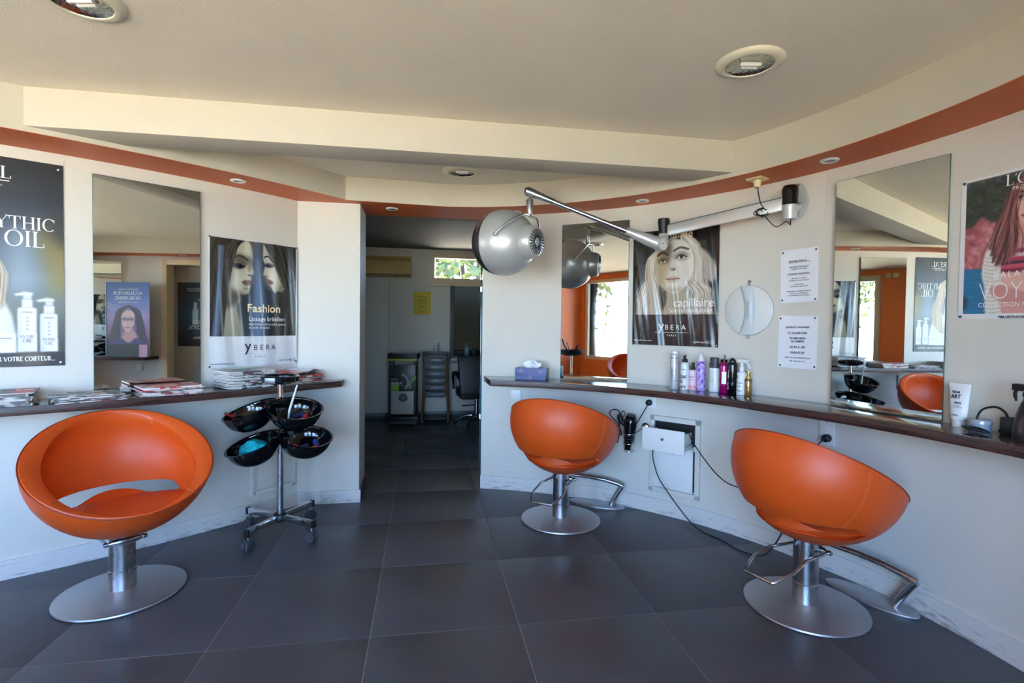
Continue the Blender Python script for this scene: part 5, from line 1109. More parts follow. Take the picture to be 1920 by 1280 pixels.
# ================================================================ BOWL TROLLEY
tx, ty = -1.405, 3.148
tr = thing('bowl_trolley', 'rolling stand with four glossy black bowls and a round tray on a chrome pole', 'trolley', (tx, ty, 0), 0)
MB().lathe([(0, .085), (.030, .085), (.040, .095), (.042, .12), (.032, .135), (0, .136)], 24).build('hub', m_blackm, tr)
MB().cyl((0, 0, .12), (0, 0, .935), .0165, n=20).build('pole', m_chrome, tr); MB().cyl((0, 0, .12), (0, 0, .60), .019, n=20).build('pole_sleeve', m_brush, tr)
for i, a in enumerate((-.42, 1.19, 2.74, 4.43)):
    dx, dy = math.cos(a), math.sin(a); Lg = .235
    lg = MB().box((dx*(.03+Lg/2), dy*(.03+Lg/2), .112), (Lg, .026, .034), a).build('leg', m_chrome, tr, bevel=.002)
    MB().box((dx*(.033+Lg), dy*(.033+Lg), .110), (.014, .030, .040), a).build('end_cap', m_blackm, lg)
    ex, ey = dx*(.02+Lg), dy*(.02+Lg)
    MB().cyl((ex, ey, .066), (ex, ey, .10), .008, n=10).build('caster_stem', m_brush, lg)
    cs = MB(); s_ = Vector((-dy, dx, 0))
    for k in (-1, 1): cs.cyl(Vector((ex, ey, .032)) + s_*(.004*k), Vector((ex, ey, .032)) + s_*(.022*k), .032, n=22)
    cs.box((ex, ey, .058), (.040, .022, .022), a); cs.build('caster', m_grey, tr, bevel=.002)
def bowl_fn(name, c, tilt_dir, tilt, r=.147, dpt=.122):
    ax_ = Vector((tilt_dir[0]*math.sin(tilt), tilt_dir[1]*math.sin(tilt), math.cos(tilt))); q = ax_.to_track_quat('Z', 'Y').to_matrix()
    prof = [(0, -dpt)] + [(r*math.sin(u)**.85, -dpt*math.cos(u)) for u in frange(.2, PI/2, 12)] + [(r+.009, .002), (r+.010, .006), (r+.003, .008), (r-.004, .004)] + [((r-.006)*math.sin(u)**.85, -(dpt-.004)*math.cos(u)) for u in frange(PI/2, .2, 12)] + [(0, -dpt+.004)]
    b = MB().lathe(prof, 44, c, q).build('bowl', m_black, tr, world=True, angle=50)
    lug = Vector((tx, ty, c[2]+.012)); d_ = (Vector(c) - lug); 
    MB().tube([lug, lug + d_*.42 + Vector((0, 0, .006))], [.030, .020], 12).build('bowl_arm', m_black, tr, world=True)
    return Vector(c), q
bA, qA = bowl_fn('A', (-1.556, 3.075, .775), (-.80, -.60), .36)
bB, qB = bowl_fn('B', (-1.262, 3.03, .795), (.55, -.83), .30)
bC, qC = bowl_fn('C', (-1.497, 3.00, .592), (-.70, -.72), .36)
bD, qD = bowl_fn('D', (-1.226, 3.09, .618), (.70, -.72), .28)
for z in (.80, .625): MB().lathe([(.016, -.03), (.030, -.028), (.034, 0), (.030, .025), (.016, .03)], 22, (0, 0, z)).build('bowl_collar', m_blackm, tr)
MB().lathe([(0, .925), (.055, .925), (.085, .932), (.108, .945), (.112, .972), (.104, .976), (.100, .950), (.07, .940), (0, .938)], 40).build('tray', m_black, tr, angle=45)
MB().box((-.012, -.108, .955), (.062, .010, .034)).build('tray_label', mat('dark silver label', (120, 124, 126), .3, .5), tr, bevel=.002)
MB().tube([(.10*math.cos(a), .10*math.sin(a), .972) for a in frange(0, 2*PI, 33)[:-1]], .007, 8, closed=True).build('tray_rim', m_black, tr)
def inb(c, q, x, y, z): return c + q @ Vector((x, y, z))
t = thing('tint_brush', 'white brush handle sticking up out of the upper right bowl', 'brush', tuple(inb(bB, qB, -.02, .0, -.07)))
MB().tube([inb(bB, qB, -.035, .01, -.085), inb(bB, qB, -.03, .02, -.02), Vector((-1.245, 3.01, .935))], [.006, .007, .0055], 10).build('handle', m_plasticw, t, world=True); MB().tube([inb(bB, qB, -.06, .0, -.095), inb(bB, qB, -.035, .01, -.083)], [.012, .007], 10).build('bristles', m_blackm, t, world=True)
cols = {'red': mat('red plastic', (190, 34, 44), .35), 'yellow': mat('yellow plastic', (196, 170, 90), .4), 'blue': mat('blue plastic', (40, 74, 150), .35), 'navy': mat('navy plastic', (30, 44, 84), .4), 'pink': mat('pink plastic', (206, 132, 134), .4)}
def roller(col, c, q, x, y, z, a, where):
    t = thing('hair_roller', f'{col} hair roller lying in the {where}', 'roller', tuple(inb(c, q, x, y, z)), 0, 'hair rollers in the bowls')
    d_ = q @ Vector((math.cos(a), math.sin(a), .1)); p0 = inb(c, q, x, y, z) - d_*.025; p1 = inb(c, q, x, y, z) + d_*.025
    b = MB().tube([p0, p1], .0125, 12); 
    for k in frange(.1, .9, 6):
        m_ = p0.lerp(p1, k); n1_ = d_.orthogonal().normalized(); n2_ = d_.cross(n1_)
        for j in range(8): e = n1_*math.cos(j*PI/4+k) + n2_*math.sin(j*PI/4+k); b.tube([m_ + e*.012, m_ + e*.016], .0012, 4)
    b.build('body', cols[col], t, world=True)
for i, (c_, x, y, a) in enumerate([('yellow', .02, -.03, .4), ('red', .06, -.01, 1.2), ('blue', .06, .05, 2.0), ('navy', .01, .03, .2), ('navy', -.05, -.03, 1.0)]): roller(c_, bB, qB, x*.9, y*.9-.005, -.070 + .012*(i % 2), a, ['upper right bowl', 'upper right bowl beside the yellow one', 'upper right bowl, nearest its outer rim', 'upper right bowl behind the yellow one', 'upper right bowl by the brush handle'][i])
for i, (c_, x, y, a) in enumerate([('red', .05, -.02, .5), ('blue', .08, .02, 1.4), ('navy', .0, .02, .3), ('red', -.06, .0, 1.9), ('navy', .03, -.055, 1.)]): roller(c_, bD, qD, x*.9, y*.9-.01, -.070 + .012*(i % 2), a, ['lower right bowl in front of the blue one', 'lower right bowl', 'lower right bowl, in its middle', 'lower right bowl nearest the pole', 'lower right bowl at the front'][i])
t = thing('hair_comb', 'dark red toothed comb in the tip of the upper left bowl', 'comb', tuple(inb(bA, qA, -.05, -.06, -.03)))
cb = MB(); A0 = Vector((-1.672, 3.02, .752)); A1 = Vector((-1.60, 2.985, .742)); cb.tube([A0 + Vector((0, 0, .008)), A1 + Vector((0, 0, .008))], .005, 8)
for k in frange(0, 1, 12): m_ = A0.lerp(A1, k); cb.tube([m_ + Vector((0, 0, .006)), m_ + Vector((.004, -.006, .024))], .0014, 4)
cb.build('comb', mat('dark red plastic', (120, 24, 28), .4), t, world=True)
t = thing('bath_sponge', 'bright turquoise mesh sponge lying in the lower left bowl', 'sponge', tuple(inb(bC, qC, 0, 0, -.05)))
sg = MB().sphere(inb(bC, qC, .0, -.005, -.040), .086, 30, 20, (1.0, .85, .68)); rg = random.Random(2)
sg.v = [tuple(Vector(v) + Vector((math.sin(v[0]*90+v[1]*60), math.sin(v[1]*80+v[2]*70), math.sin(v[2]*95+v[0]*50)))*.005) for v in sg.v]
sg.build('mesh_puff', mat('turquoise mesh', (14, 176, 190), .6, var=.15, vscale=30, bump=1., bscale=120), t, world=True, angle=80)
t = thing('hair_clip', 'pale pink clip beside the turquoise sponge', 'clip', tuple(inb(bC, qC, .08, .02, -.04)))
MB().tube([inb(bC, qC, .075, .0, -.045), inb(bC, qC, .115, .03, -.015)], [.013, .007], 8).build('clip', cols['pink'], t, world=True)

# ================================================================ ON THE CURVED COUNTER
CT = .8952
t = thing('tissue_box', 'blue cardboard tissue box with white tissue at the doorway end of the curved counter', 'tissue box', (*WR(16.0, .135), CT), rzR(16)+.03)
bx = MB().box((0, 0, .042), (.232, .115, .084)).build('box', mat('blue printed card', (64, 74, 138), .4, var=.12, vscale=8), t, bevel=.002)
MB().box((0, 0, .0846), (.236*.97, .112, .0016)).build('lid_panel', mat('pale violet card', (128, 124, 168), .4), t)
MB().box((0, -.0580, .015), (.230, .0008, .026)).build('lower_band', mat('deep blue card', (44, 58, 124), .4), t)
fl_ = MB()
for cx_, cz_, s_ in ((-.075, .062, .018), (-.065, .066, .022), (.075, .060, .018), (.0, .018, .020)):
    for k in range(6): a = k*PI/3; fl_.tube([(cx_, -.0585, cz_), (cx_+s_*math.cos(a)*.6, -.0588, cz_+s_*math.sin(a)*.6+.002), (cx_+s_*math.cos(a+.3), -.0585, cz_+s_*math.sin(a+.3))], .0009, 4)
fl_.build('leaf_pattern', mat('pale mauve print', (176, 160, 186), .4), t)
gs = []; rg = random.Random(5); NU, NV = 41, 12; jit_ = [rg.uniform(.55, 1.25) for _ in range(NU)]; hh = [rg.uniform(.045, .085) for _ in range(NU)]
for i in range(NU):
    u = i/(NU-1)*2*PI; jj, h_ = (jit_[i % (NU-1)], hh[i % (NU-1)])
    for j in range(NV): v = j/(NV-1); r_ = (.014 + .036*math.sin(min(1, v*1.25)*PI)**.8) * (1 + (jj-1)*v*1.4); gs.append((r_*math.cos(u)*1.35 + .010*v, r_*math.sin(u)*.55, .085 + h_*v*(1 - .25*v) + .006*math.sin(5*u + 7*v)))
MB().grid(gs, NU, NV).build('tissue', mat('tissue paper', (244, 246, 250), .8), t, keep=True, angle=25)
# bottles and cans: profile, colours, fittings
def bottle(label, th, off, prof, m, r=None, cat='bottle', n=26, sx=1., sy=1.):
    t = thing('hair_product', label, cat, (*WR(th, off), CT), rzR(th), 'hair products on the curved counter'); MB().lathe(prof, n, sx=sx, sy=sy).build('body', m, t, angle=40); return t
def can(r, h, sh=.02, neck=.55): return [(0, 0), (r*.94, 0), (r, .004), (r, h-sh), (r*.95, h-sh*.55), (r*.75, h-sh*.15), (r*neck, h), (0, h)]
def print_on(t, body, size, m, r, z, rot=0., a=0., sx=1., bold=.0003):
    fn = lambda x, y, z_: (r*math.sin(x/r + a), -r*math.cos(x/r + a) - .0004, z_); return letter(body, size, m, t, 0, z, fn=fn, rot=rot, sx=sx, bold=bold)
bw, bk = mat('white bottle plastic', (232, 236, 238), .28), m_black
t = bottle('tall silver aerosol can, first in the row of hair products', 41.6, .15, can(.026, .232, .012, .85), mat('silver can', (200, 206, 212), .3, .3)); MB().lathe([(0, .230), (.024, .230), (.024, .246), (0, .247)], 24).build('cap', m_plasticw, t); print_on(t, 'ELNETT', .020, m_inkgrey, .0263, .11, PI/2); print_on(t, 'PROFESSIONNEL', .010, m_inkgrey, .0263, .20)
for z in (.055, .125, .17): MB().lathe([(.0262, z), (.0266, z), (.0266, z+.0015), (.0262, z+.0015)], 26).build('band', m_inkgrey, t)
t = bottle('white mousse can with bold black lettering and black nozzle', 43.05, .125, can(.027, .178, .03, .5), bw); MB().lathe([(0, .176), (.016, .176), (.017, .195), (.012, .199), (0, .2)], 18).tube([(0, 0, .195), (-.004, -.002, .214), (.008, -.004, .222)], [.010, .008, .005], 10).build('nozzle', m_blackm, t); print_on(t, 'tec', .040, m_ink, .0273, .075, bold=.0012); print_on(t, 'ni.', .040, m_ink, .0273, .045, a=-.6, bold=.0012); print_on(t, 'art', .032, m_ink, .0273, .012, bold=.001); print_on(t, "L'OREAL", .010, m_ink, .0273, .128)
t = bottle('small pale pink spray bottle with black pump', 44.15, .105, can(.0255, .130, .006, .8), mat('pale pink plastic', (232, 202, 214), .3)); MB().lathe([(0, .128), (.0135, .128), (.0135, .145), (.009, .148), (.009, .168), (.011, .170), (.010, .176), (0, .177)], 18).build('pump', m_blackm, t); print_on(t, 'Redken', .013, m_inkgrey, .0258, .082); print_on(t, 'one united', .008, m_inkgrey, .0258, .064); MB().lathe([(.0257, .012), (.0259, .012), (.0259, .030), (.0257, .030)], 26).build('band', mat('coral print', (238, 156, 156), .4), t)
mv = mat('violet pattern print', (150, 90, 190), .3); tt = mv.node_tree; vo = tt.nodes.new('ShaderNodeTexVoronoi'); vo.inputs['Scale'].default_value = 85; co_ = tt.nodes.new('ShaderNodeTexCoord'); rp = tt.nodes.new('ShaderNodeValToRGB'); e = rp.color_ramp.elements
e[0].color = (*lin((206, 190, 236)), 1); e[1].color = (*lin((226, 120, 170)), 1); k = e.new(.35); k.color = (*lin((120, 84, 196)), 1); k = e.new(.7); k.color = (*lin((186, 150, 226)), 1); rp.color_ramp.interpolation = 'CONSTANT'
tt.links.new(co_.outputs['Object'], vo.inputs['Vector']); sp_ = tt.nodes.new('ShaderNodeSeparateColor'); tt.links.new(vo.outputs['Color'], sp_.inputs[0]); tt.links.new(sp_.outputs[0], rp.inputs[0]); tt.links.new(rp.outputs[0], tt.nodes['Principled BSDF'].inputs['Base Color'])
t = bottle('purple and pink patterned aerosol with white conical cap', 45.35, .10, can(.0265, .190, .014, .7), mv); MB().lathe([(0, .188), (.022, .188), (.020, .200), (.012, .224), (.007, .236), (0, .238)], 22).build('cap', m_plasticw, t)
t = bottle('white bottle with a large black cap, printed small on the back', 47.25, .085, [(0, 0), (.029, 0), (.031, .004), (.031, .148), (.030, .150), (0, .150)], bw, sy=.8); MB().lathe([(0, .150), (.0305, .150), (.0305, .182), (.028, .184), (.028, .213), (.024, .216), (0, .216)], 26, sy=.8).build('cap', m_grey, t)
for i in range(9): print_on(t, ['lisse et protege les cheveux', 'appliquer sur cheveux secs', 'rincer abondamment', 'usage professionnel', 'sans parabene', 'tenue souple', 'agiter avant emploi', '200 ml', 'made in EU'][i], .0058, m_inkgrey, .0312, .128-.010*i, sx=.75, bold=0)
t = bottle('magenta aerosol mousse with straight black nozzle', 48.75, .085, can(.029, .190, .028, .6), mat('magenta can', (158, 14, 104), .2, .3, coat=.4)); MB().lathe([(0, .186), (.020, .186), (.021, .205), (.016, .208), (0, .209)], 20).cyl((.004, 0, .205), (.003, 0, .236), .0045, n=10).build('nozzle', m_black, t); print_on(t, 'ultime', .026, m_inkw, .0293, .03, PI/2, -.7, bold=.0006); MB().box((.014, -.026, .095), (.026, .004, .075), .45).build('label', bw, t); print_on(t, 'fiber', .010, m_inkgrey, .0305, .11, a=.45)
t = bottle('tall black aerosol with white lettering and dome cap', 50.05, .085, can(.0275, .196, .02, .75), m_black); MB().sphere((0, 0, .196), .019, 20, 10, (1, 1, 1.25)).build('cap', m_black, t); print_on(t, 'EIMI', .028, m_inkw, .0278, .05, PI/2, -.35, bold=.0006); print_on(t, 'hold me', .014, m_inkw, .0278, .12, PI/2, -.35)
t = bottle('white trigger spray bottle', 51.35, .080, [(0, 0), (.027, 0), (.0275, .004), (.0275, .128), (.022, .136), (.013, .140), (.012, .152), (0, .152)], bw); print_on(t, 'tec', .014, m_ink, .0278, .108, PI/2, -.35, bold=.0008); print_on(t, 'constructor', .009, m_inkgrey, .0278, .07); print_on(t, 'thermo', .008, m_inkgrey, .0278, .05); print_on(t, "L'OREAL", .009, m_ink, .0278, .022)
MB().lathe([(0, .150), (.0145, .150), (.0145, .170), (.010, .174), (0, .176)], 18).tube([(0, 0, .170), (.0, 0, .196)], [.011, .010], 12).box((.006, 0, .203), (.062, .022, .020)).tube([(.036, 0, .206), (.046, 0, .204)], [.007, .005], 10).build('spray_head', m_plasticw, t, bevel=.003); MB().tube([(.030, 0, .196), (.040, 0, .185), (.052, 0, .160)], [.006, .005, .004], 8, smooth=3).build('trigger', m_plasticw, t)
t = bottle('small golden oil bottle with gold pump, last in the row', 52.35, .080, [(0, 0), (.021, 0), (.022, .003), (.022, .092), (.020, .098), (.011, .102), (0, .102)], mat('golden oil', (150, 118, 62), .12, .35, coat=.5)); MB().lathe([(0, .100), (.0135, .100), (.0135, .116), (.010, .120), (.010, .130), (.012, .132), (.0115, .146), (0, .148)], 20).build('pump', mat('gold cap', (198, 156, 92), .3, .5), t); MB().lathe([(.0215, .088), (.0222, .088), (.0222, .094), (.0215, .094)], 24).build('band', m_grey, t)
# right end of the counter
t = thing('hair_product', 'white standing squeeze tube reading ART beside the large mirror', 'tube', (*WR(76.95, .058), CT), rzR(76.9)+.02, 'hair products on the curved counter')
sec = []
for z, w_, d_ in ((.028, .021, .021), (.033, .024, .024), (.06, .027, .023), (.10, .030, .018), (.14, .033, .011), (.168, .0355, .004), (.182, .036, .0022)): sec.append([(1.22*w_*math.cos(a), d_*math.sin(a), z) for a in frange(0, 2*PI, 29)[:-1]])
vs = [p for r_ in sec for p in r_]; n = 28; fs = [(i*n+j, i*n+(j+1) % n, (i+1)*n+(j+1) % n, (i+1)*n+j) for i in range(len(sec)-1) for j in range(n)] + [tuple(range(n))[::-1], tuple(range((len(sec)-1)*n, len(sec)*n))]
MB().add(vs, fs).build('body', bw, t, angle=60); MB().lathe([(0, 0), (.0225, 0), (.023, .003), (.022, .030), (0, .030)], 26).build('cap', m_plasticw, t)
ft = lambda x, y, z: (x, -(.0335 - .16*z)*(1 - .2*(x/.036)**2) - .0012, z)
letter('TECNI', .011, m_ink, t, -.022, .142, fn=ft, align='LEFT', bold=.0007); letter('ART', .024, m_ink, t, -.023, .119, fn=ft, align='LEFT', bold=.0007, sx=.85); letter('MAX', .012, m_ink, t, -.006, .098, fn=ft, align='LEFT', bold=.0005); letter('wax effect\nmolding paste', .006, m_inkgrey, t, -.008, .088, fn=ft, align='LEFT'); letter("L'OREAL", .009, m_ink, t, -.018, .048, fn=ft, align='LEFT', bold=.0002)
t = thing('hair_product', 'low grey lidded jar in front of the white squeeze tube', 'jar', (*WR(79.2, .075), CT), rzR(78.7), 'hair products on the curved counter')
mj = mat('grey blue plastic jar', (138, 152, 168), .3); MB().lathe([(0, 0), (.034, 0), (.036, .003), (.036, .028), (.034, .030), (0, .030)], 32).build('body', mj, t); MB().lathe([(0, .030), (.0375, .030), (.038, .033), (.038, .046), (.036, .049), (0, .049)], 32).build('lid', mat('silver blue lid', (158, 168, 182), .25, .2), t)
t = thing('power_adapter', 'black mains adapter standing at the right end of the curved counter', 'adapter', (*WR(81.1, .04), CT), rzR(81.1)+.1)
MB().box((0, 0, .035), (.046, .038, .070)).build('body', m_blackm, t, bevel=.004); MB().cyl((-.030, -.006, .014), (-.022, -.006, .014), .006, n=10).build('pin', m_black, t); letter('AC ADAPTER', .005, m_inkgrey, t, .002, .05, y=-.0197); letter('MODEL  9V\nINPUT 230V\nOUTPUT 9V', .0045, m_inkgrey, t, .002, .04, y=-.0197)
MB().tube([wp(81.0, .963, .045), wp(80.8, .985, .05), wp(80.2, 1.000, .06), wp(79.3, .985, .07), wp(79.0, .950, .08), wp(79.4, .915, .10), wp(79.8, .902, .12)], .0042, 8, smooth=5).build('lead', m_darkwire, t, world=True)
bl = []
for i in range(40): a = i*.72; bl.append(wp(79.9 + 1.15*math.cos(a)*(.75+.25*math.sin(i)), .902 + .010*abs(math.sin(i*.37)) + .004, .135 + .030*math.sin(a)*(.8+.2*math.cos(i*1.3))))
MB().tube(bl, .0040, 7, smooth=3).build('lead_bundle', m_darkwire, t, world=True)
t = thing('spray_bottle', 'dark brown trigger spray bottle cut by the right frame edge', 'bottle', (*WR(83.7, .105), CT), rzR(83.7), 'hair products on the curved counter')
MB().lathe([(0, 0), (.040, 0), (.042, .004), (.040, .05), (.032, .10), (.020, .14), (.014, .152), (.013, .165), (0, .165)], 28).build('body', mat('dark brown plastic', (40, 32, 32), .3), t); MB().lathe([(0, .163), (.016, .163), (.016, .182), (0, .183)], 18).box((-.012, 0, .197), (.075, .024, .026)).build('spray_head', m_blackm, t, bevel=.004); MB().tube([(-.040, 0, .190), (-.046, 0, .17), (-.040, 0, .145)], [.006, .006, .004], 8, smooth=3).build('trigger', m_blackm, t)
# ================================================================ BACK ROOM
def bw_(x, z, off=.0): return (x, BX(x) - off, z)
RB = math.atan(.19)
t = thing('air_conditioner', 'yellowed wall air conditioner high on the back room wall', 'air conditioner', bw_(-1.76, 1.92, .05), RB)
my_ = mat('yellowed plastic', (204, 170, 96), .45); mdy = mat('dark yellowed plastic', (128, 104, 60), .5)
MB().prism([(-.19, .03), (-.185, .20), (-.16, .262), (0, .262), (0, .0), (-.13, .0)], -.39, .39, fn=lambda y, z, x: (x, y, z)).build('housing', my_, t, bevel=.006)
MB().box((0, -.178, .036), (.77, .02, .052)).build('air_outlet', mdy, t, bevel=.003); MB().box((0, -.188, .222), (.75, .008, .010)).box((0, -.190, .205), (.77, .006, .006)).build('front_groove', mdy, t); MB().box((.20, -.190, .036), (.006, .006, .04)).build('louvre_pin', m_blackm, t)
wn = window_back = None
f = MB(); x0, x1, z0, z1 = -1.125, -.10, 1.86, 2.275
def bb(mb, xa, xb, za, zb, o0, o1): mb.prism([(xa, BX(xa)-o0), (xb, BX(xb)-o0), (xb, BX(xb)-o1), (xa, BX(xa)-o1)], za, zb); return mb
for a, b, c, d_ in ((x0, x1, z0, z0+.068), (x0, x1, z1-.072, z1), (x0, x0+.055, z0+.068, z1-.072), (x1-.055, x1, z0+.068, z1-.072)): bb(f, a, b, c, d_, .03, -.06)
f = struct(f.build('window_3', m_winframe)); bb(MB(), x0+.05, x1-.05, z0+.06, z1-.066, -.012, -.018).build('pane', m_glass, f); bb(MB(), x0-.03, x1+.03, z0-.036, z0-.002, .05, 0).build('sill', m_winframe, f)
t = thing('notice', 'yellow handwritten price sheet pinned on the back room wall', 'notice', bw_(-1.232, 1.58, .004), RB)
MB().box((0, .001, 0), (.232, .0015, .312)).build('sheet', mat('yellow paper', (214, 190, 44), .6), t)
for z, s_, b in ((.085, .018, 'NOS FORFAITS'), (.045, .014, 'COUPE FEMME'), (.025, .014, 'BRUSHING COULEUR'), (-.005, .015, 'COUPE HOMME'), (-.035, .013, 'ENFANTS'), (-.06, .013, 'ETUDIANTS -10'), (-.10, .012, 'CARTE DE FIDELITE'), (-.118, .012, 'DEMANDEZ LA')): letter(b, s_, m_ink, t, 0, z, bold=.0004)
for x, z in ((-.10, .145), (.10, .145), (0, -.148)): MB().sphere((x, -.002, z), .006, 8, 6).build('pin', m_ink, t)
t = thing('wall_mirror', 'mirror with a dark side board on the back room wall beside the doorway edge', 'mirror', bw_(-.42, .853, .01), RB)
MB().box((0, 0, .487), (.90, .012, .974)).build('backing', m_mirredge, t); MB().box((-.42, -.02, .487), (.055, .05, .974)).build('side_board', mat('dark grey board', (70, 72, 74), .5), t, bevel=.002); MB().add([(-.39, -.0068, .003), (.448, -.0068, .003), (.448, -.0068, .971), (-.39, -.0068, .971)], [(0, 1, 2, 3)]).build('glass', m_mirror, t, flat=True)
t = thing('wall_shelf', 'dark shelf under the back room mirror', 'shelf', bw_(-.40, .787, .12), RB); MB().box((0, 0, .030), (.90, .24, .06)).build('board', m_wood, t, bevel=.002)
MB().box((-.3, .06, -.045), (.04, .12, .09)).box((.3, .06, -.045), (.04, .12, .09)).build('bracket', m_blackm, t)
for i, (x, h_, m_) in enumerate(((-.62, .16, 'blue plastic'), (-.52, .12, 'navy plastic'))):
    t = thing('product_bottle', ['taller bluish bottle on the back room shelf', 'shorter dark bottle on the back room shelf'][i], 'bottle', bw_(x, .8475, .10)); MB().lathe(can(.028, h_)).build('body', cols['navy'] if i else mat('pale blue plastic', (110, 150, 176), .3), t); MB().lathe([(0, h_-.002), (.014, h_-.002), (.014, h_+.03), (0, h_+.031)], 16).build('cap', m_black, t)
# colour trolley with a printed panel
t = thing('salon_trolley', 'black framed back room trolley with a dark and green INOA panel', 'trolley', (-1.385, 6.68, 0), .06)
mb = MB()
for x in (-.155, .155):
    for y in (-.13, .13): mb.box((x, y, .47), (.022, .022, .86))
mb.build('frame', m_blackm, t, bevel=.002)
MB().box((0, 0, .865), (.37, .32, .018)).box((0, -.155, .895), (.36, .012, .05)).box((-.178, 0, .895), (.012, .31, .05)).box((.178, 0, .895), (.012, .31, .05)).build('top_tray', m_blackm, t, bevel=.002)
MB().box((0, -.162, .845), (.37, .016, .026)).build('green_edge', mat('lime green plastic', (190, 204, 60), .4), t, bevel=.003)
mp_ = MB().box((0, -.150, .615), (.325, .014, .335)).build('panel', mat('charcoal printed panel', (62, 64, 66), .35), t, bevel=.003)
ml, mg_ = mat('lime print', (140, 190, 50), .4), mat('silver print', (176, 180, 184), .4)
MB().box((-.09, -.158, .505), (.10, .002, .11)).build('green_block', ml, t)
def arcp(cx, cz, r0, r1, a0, a1, m, y=-.159):
    mb = MB(); A = frange(a0, a1, 14)
    for a, b in zip(A[:-1], A[1:]): mb.add([(cx+r0*math.cos(a), y, cz+r0*math.sin(a)), (cx+r1*math.cos(a), y, cz+r1*math.sin(a)), (cx+r1*math.cos(b), y, cz+r1*math.sin(b)), (cx+r0*math.cos(b), y, cz+r0*math.sin(b))], [(0, 1, 2, 3)])
    return mb.build('printed_arc', m, t, flat=True)
arcp(-.03, .56, .09, .115, -.9, 1.35, mg_); arcp(.20, .52, .09, .12, 1.85, 3.5, ml)
letter("L'OREAL", .022, m_inkw, t, -.10, .59, y=-.1585, sx=1.1); letter('INOA', .048, m_inkw, t, -.07, .535, y=-.160, sx=1.2); MB().box((-.06, -.160, .523), (.16, .0006, .003)).build('rule', m_inkw, t)
MB().box((0, -.140, .305), (.285, .012, .30)).build('lower_panel', mat('pale grey panel', (196, 194, 184), .4), t, bevel=.003)
q = Vector((0, -1, 0)).to_track_quat('Z', 'Y').to_matrix()
MB().lathe([(0, 0), (.058, 0), (.058, .003), (0, .003)], 32, (.01, -.147, .365), q).build('vent_disc', mat('vent grey', (150, 150, 144), .5), t); vb = MB()
for r_ in (.018, .032, .046): vb.tube([(.01+r_*math.cos(a), -.151, .365+r_*math.sin(a)) for a in frange(0, 2*PI, 25)[:-1]], .004, 5, closed=True)
vb.build('vent_rings', m_blackm, t)
MB().box((0, 0, .10), (.40, .34, .05)).build('base_shelf', m_blackm, t, bevel=.004); MB().box((0, -.13, .055), (.36, .04, .05)).build('base_box', m_grey, t)
for x in (-.16, .16):
    for y in (-.14, .14): MB().cyl((x-.010, y, .024), (x+.010, y, .024), .024, n=16).build('caster', m_grey, t)
# drawer trolley on wooden legs
t = thing('salon_trolley', 'black back room trolley with six stacked drawers between wooden legs', 'trolley', (-1.01, 6.90, 0), .10)
mwl = mat('brown wood', (120, 84, 56), .5, var=.2, vscale=20, stretch=(1, 1, .2))
for x, s_ in ((-.155, -1), (.155, 1)):
    MB().tube([(x+s_*.020, -.12, .03), (x, -.11, .45), (x-s_*.004, -.10, .90)], .014, 8).build('leg', mwl, t); MB().tube([(x+s_*.020, .12, .03), (x, .11, .45), (x-s_*.004, .10, .90)], .014, 8).build('leg', mwl, t)
MB().box((0, 0, .905), (.335, .29, .02)).box((0, -.145, .92), (.335, .01, .04)).build('top_tray', m_blackm, t, bevel=.003)
MB().box((-.132, -.02, .63), (.012, .24, .55)).box((.132, -.02, .63), (.012, .24, .55)).build('side_rail', m_blackm, t)
mdr = mat('dark slate plastic', (70, 76, 86), .35)
for i in range(6):
    z = .838 - .0915*i; d_ = MB().box((0, -.02, z-.012), (.25, .25, .052)).build('drawer', mdr, t, bevel=.003); MB().box((0, -.148, z+.026), (.25, .014, .020)).build('drawer_lip', m_blackm, d_)
    MB().tube([(.10*math.cos(a), -.1465, z-.038+.055*math.sin(a)) for a in frange(.15, PI-.15, 12)], .0025, 5).build('arched_grip', m_blackm, d_)
MB().box((0, 0, .055), (.30, .26, .02)).build('bottom_shelf', m_blackm, t, bevel=.003)
for x in (-.16, .16):
    for y in (-.11, .11): MB().cyl((x-.010, y, .020), (x+.010, y, .020), .020, n=14).build('caster', m_grey, t)
t = thing('product_bottle', 'clear pump bottle standing on the drawer trolley', 'bottle', (-1.005, 6.87, .9155)); MB().lathe(can(.026, .10)).build('body', mat('clear plastic', (200, 204, 204), .15), t); MB().lathe([(0, .1), (.012, .1), (.012, .125), (.006, .128), (.006, .15), (0, .151)], 14).box((.008, 0, .152), (.045, .014, .010)).build('pump', m_plasticw, t)
# black styling chair
t = thing('styling_chair', 'black upholstered chair with padded arms in the dim back room', 'chair', (-.455, 6.78, 0), .25)
for i in range(5):
    a = 2*PI*i/5 + 2.9; d_ = Vector((math.cos(a), math.sin(a), 0)); MB().tube([d_*.03 + Vector((0, 0, .115)), d_*.15 + Vector((0, 0, .105)), d_*.27 + Vector((0, 0, .045))], [.026, .021, .015], 10, smooth=3).build('foot', m_brush, t); MB().sphere(d_*.275 + Vector((0, 0, .024)), .024, 12, 8).build('foot_pad', m_blackm, t)
MB().lathe([(0, .09), (.045, .09), (.045, .13), (.030, .14), (.030, .34), (0, .34)], 22).build('column', m_chrome, t); MB().tube([(0, 0, .25), (-.10, -.02, .248), (-.19, -.02, .245)], .008, 8).build('lever', m_chrome, t)
MB().box((0, -.01, .415), (.50, .48, .13)).build('seat', m_blackm, t, bevel=.04)
bk_ = MB().box((0, 0, 0), (.52, .10, .50), rot=Matrix.Rotation(-.12, 3, 'X')); bk_.v = [(x*(1 + .10*(z > 0)), y - .24, z + .66) for x, y, z in bk_.v]; bk_.build('backrest', m_blackm, t, bevel=.035)
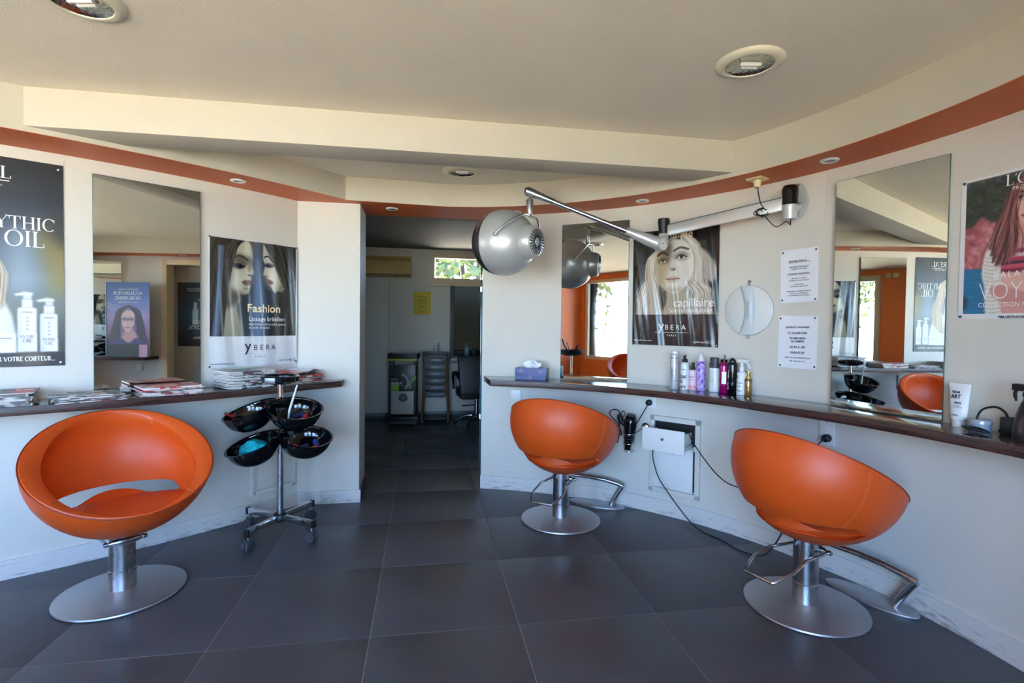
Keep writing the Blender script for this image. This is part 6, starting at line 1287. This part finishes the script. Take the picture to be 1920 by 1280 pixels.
for s_ in (-1, 1):
    MB().tube([(s_*.27, .20, .44), (s_*.285, .19, .60), (s_*.285, .10, .66), (s_*.28, -.12, .67), (s_*.27, -.22, .62)], [.016, .018, .026, .028, .018], 12, smooth=4).build('armrest', m_black, t)
# frameless glass at the right-hand edge of the doorway
t = thing('glass_panel', 'frameless glass panel seen edge-on along the right-hand side of the doorway', 'glass panel', (-.262, 4.29, .09), 0)
d_ = Vector((-.066, .998, 0)); MB().prism([(0, 0), (.010, 0), (.010 + d_.x*.07, .07), (d_.x*.07, .07)], 0, 1.93).build('pane', m_teal, t, bevel=.001)
MB().box((.004, -.004, .45), (.014, .014, .04)).box((.004, -.004, 1.5), (.014, .014, .04)).build('clamp', m_brush, t)

# ================================================================ ONLY SEEN IN THE MIRRORS
t = thing('tool_trolley', 'black tray stand on a chrome pole, reflected in the narrow mirror', 'trolley', (-2.25, 1.32, 0))
MB().lathe([(0, .0), (.20, 0), (.21, .01), (.20, .02), (.03, .035), (0, .036)], 30).build('base', m_blackm, t); MB().cyl((0, 0, .03), (0, 0, .88), .016, n=14).build('pole', m_chrome, t); MB().cyl((0, 0, .03), (0, 0, .62), .024, n=14).build('pole_sleeve', m_cream, t)
MB().lathe([(0, .86), (.10, .86), (.17, .89), (.19, .945), (.18, .945), (.16, .90), (0, .875)], 24).build('tray', m_blackm, t)
MB().tube([(-.05, 0, .90), (-.12, .03, 1.0), (-.15, .05, 1.10)], .012, 8).tube([(.05, 0, .90), (.10, -.03, 1.02)], .014, 8).tube([(.02, .04, .9), (.0, .10, 1.06)], .006, 8).build('tool', m_blackm, t)
for i, (y, h_) in enumerate(((-.32, .10), (-.50, .13))):
    t = thing('hair_tool', ['black straightening iron lying on the short shelf', 'black clippers on the short shelf'][i], 'hair tool', (1.83, y, .8305)); MB().tube([(0, -.12, .018), (0, .02, .018), (0, .14, .022)], [.012, .02, .016], 10).build('body', m_blackm, t); MB().tube([(0, -.12, .03), (0, -.02, .05), (.0, .12, .06+.1*i)], .010, 8).build('upper_arm', m_black, t)
socket('white socket beside the side door under the short shelf', 'R', 0, 0, 1, world=((2.0, .30, .68), -PI/2))
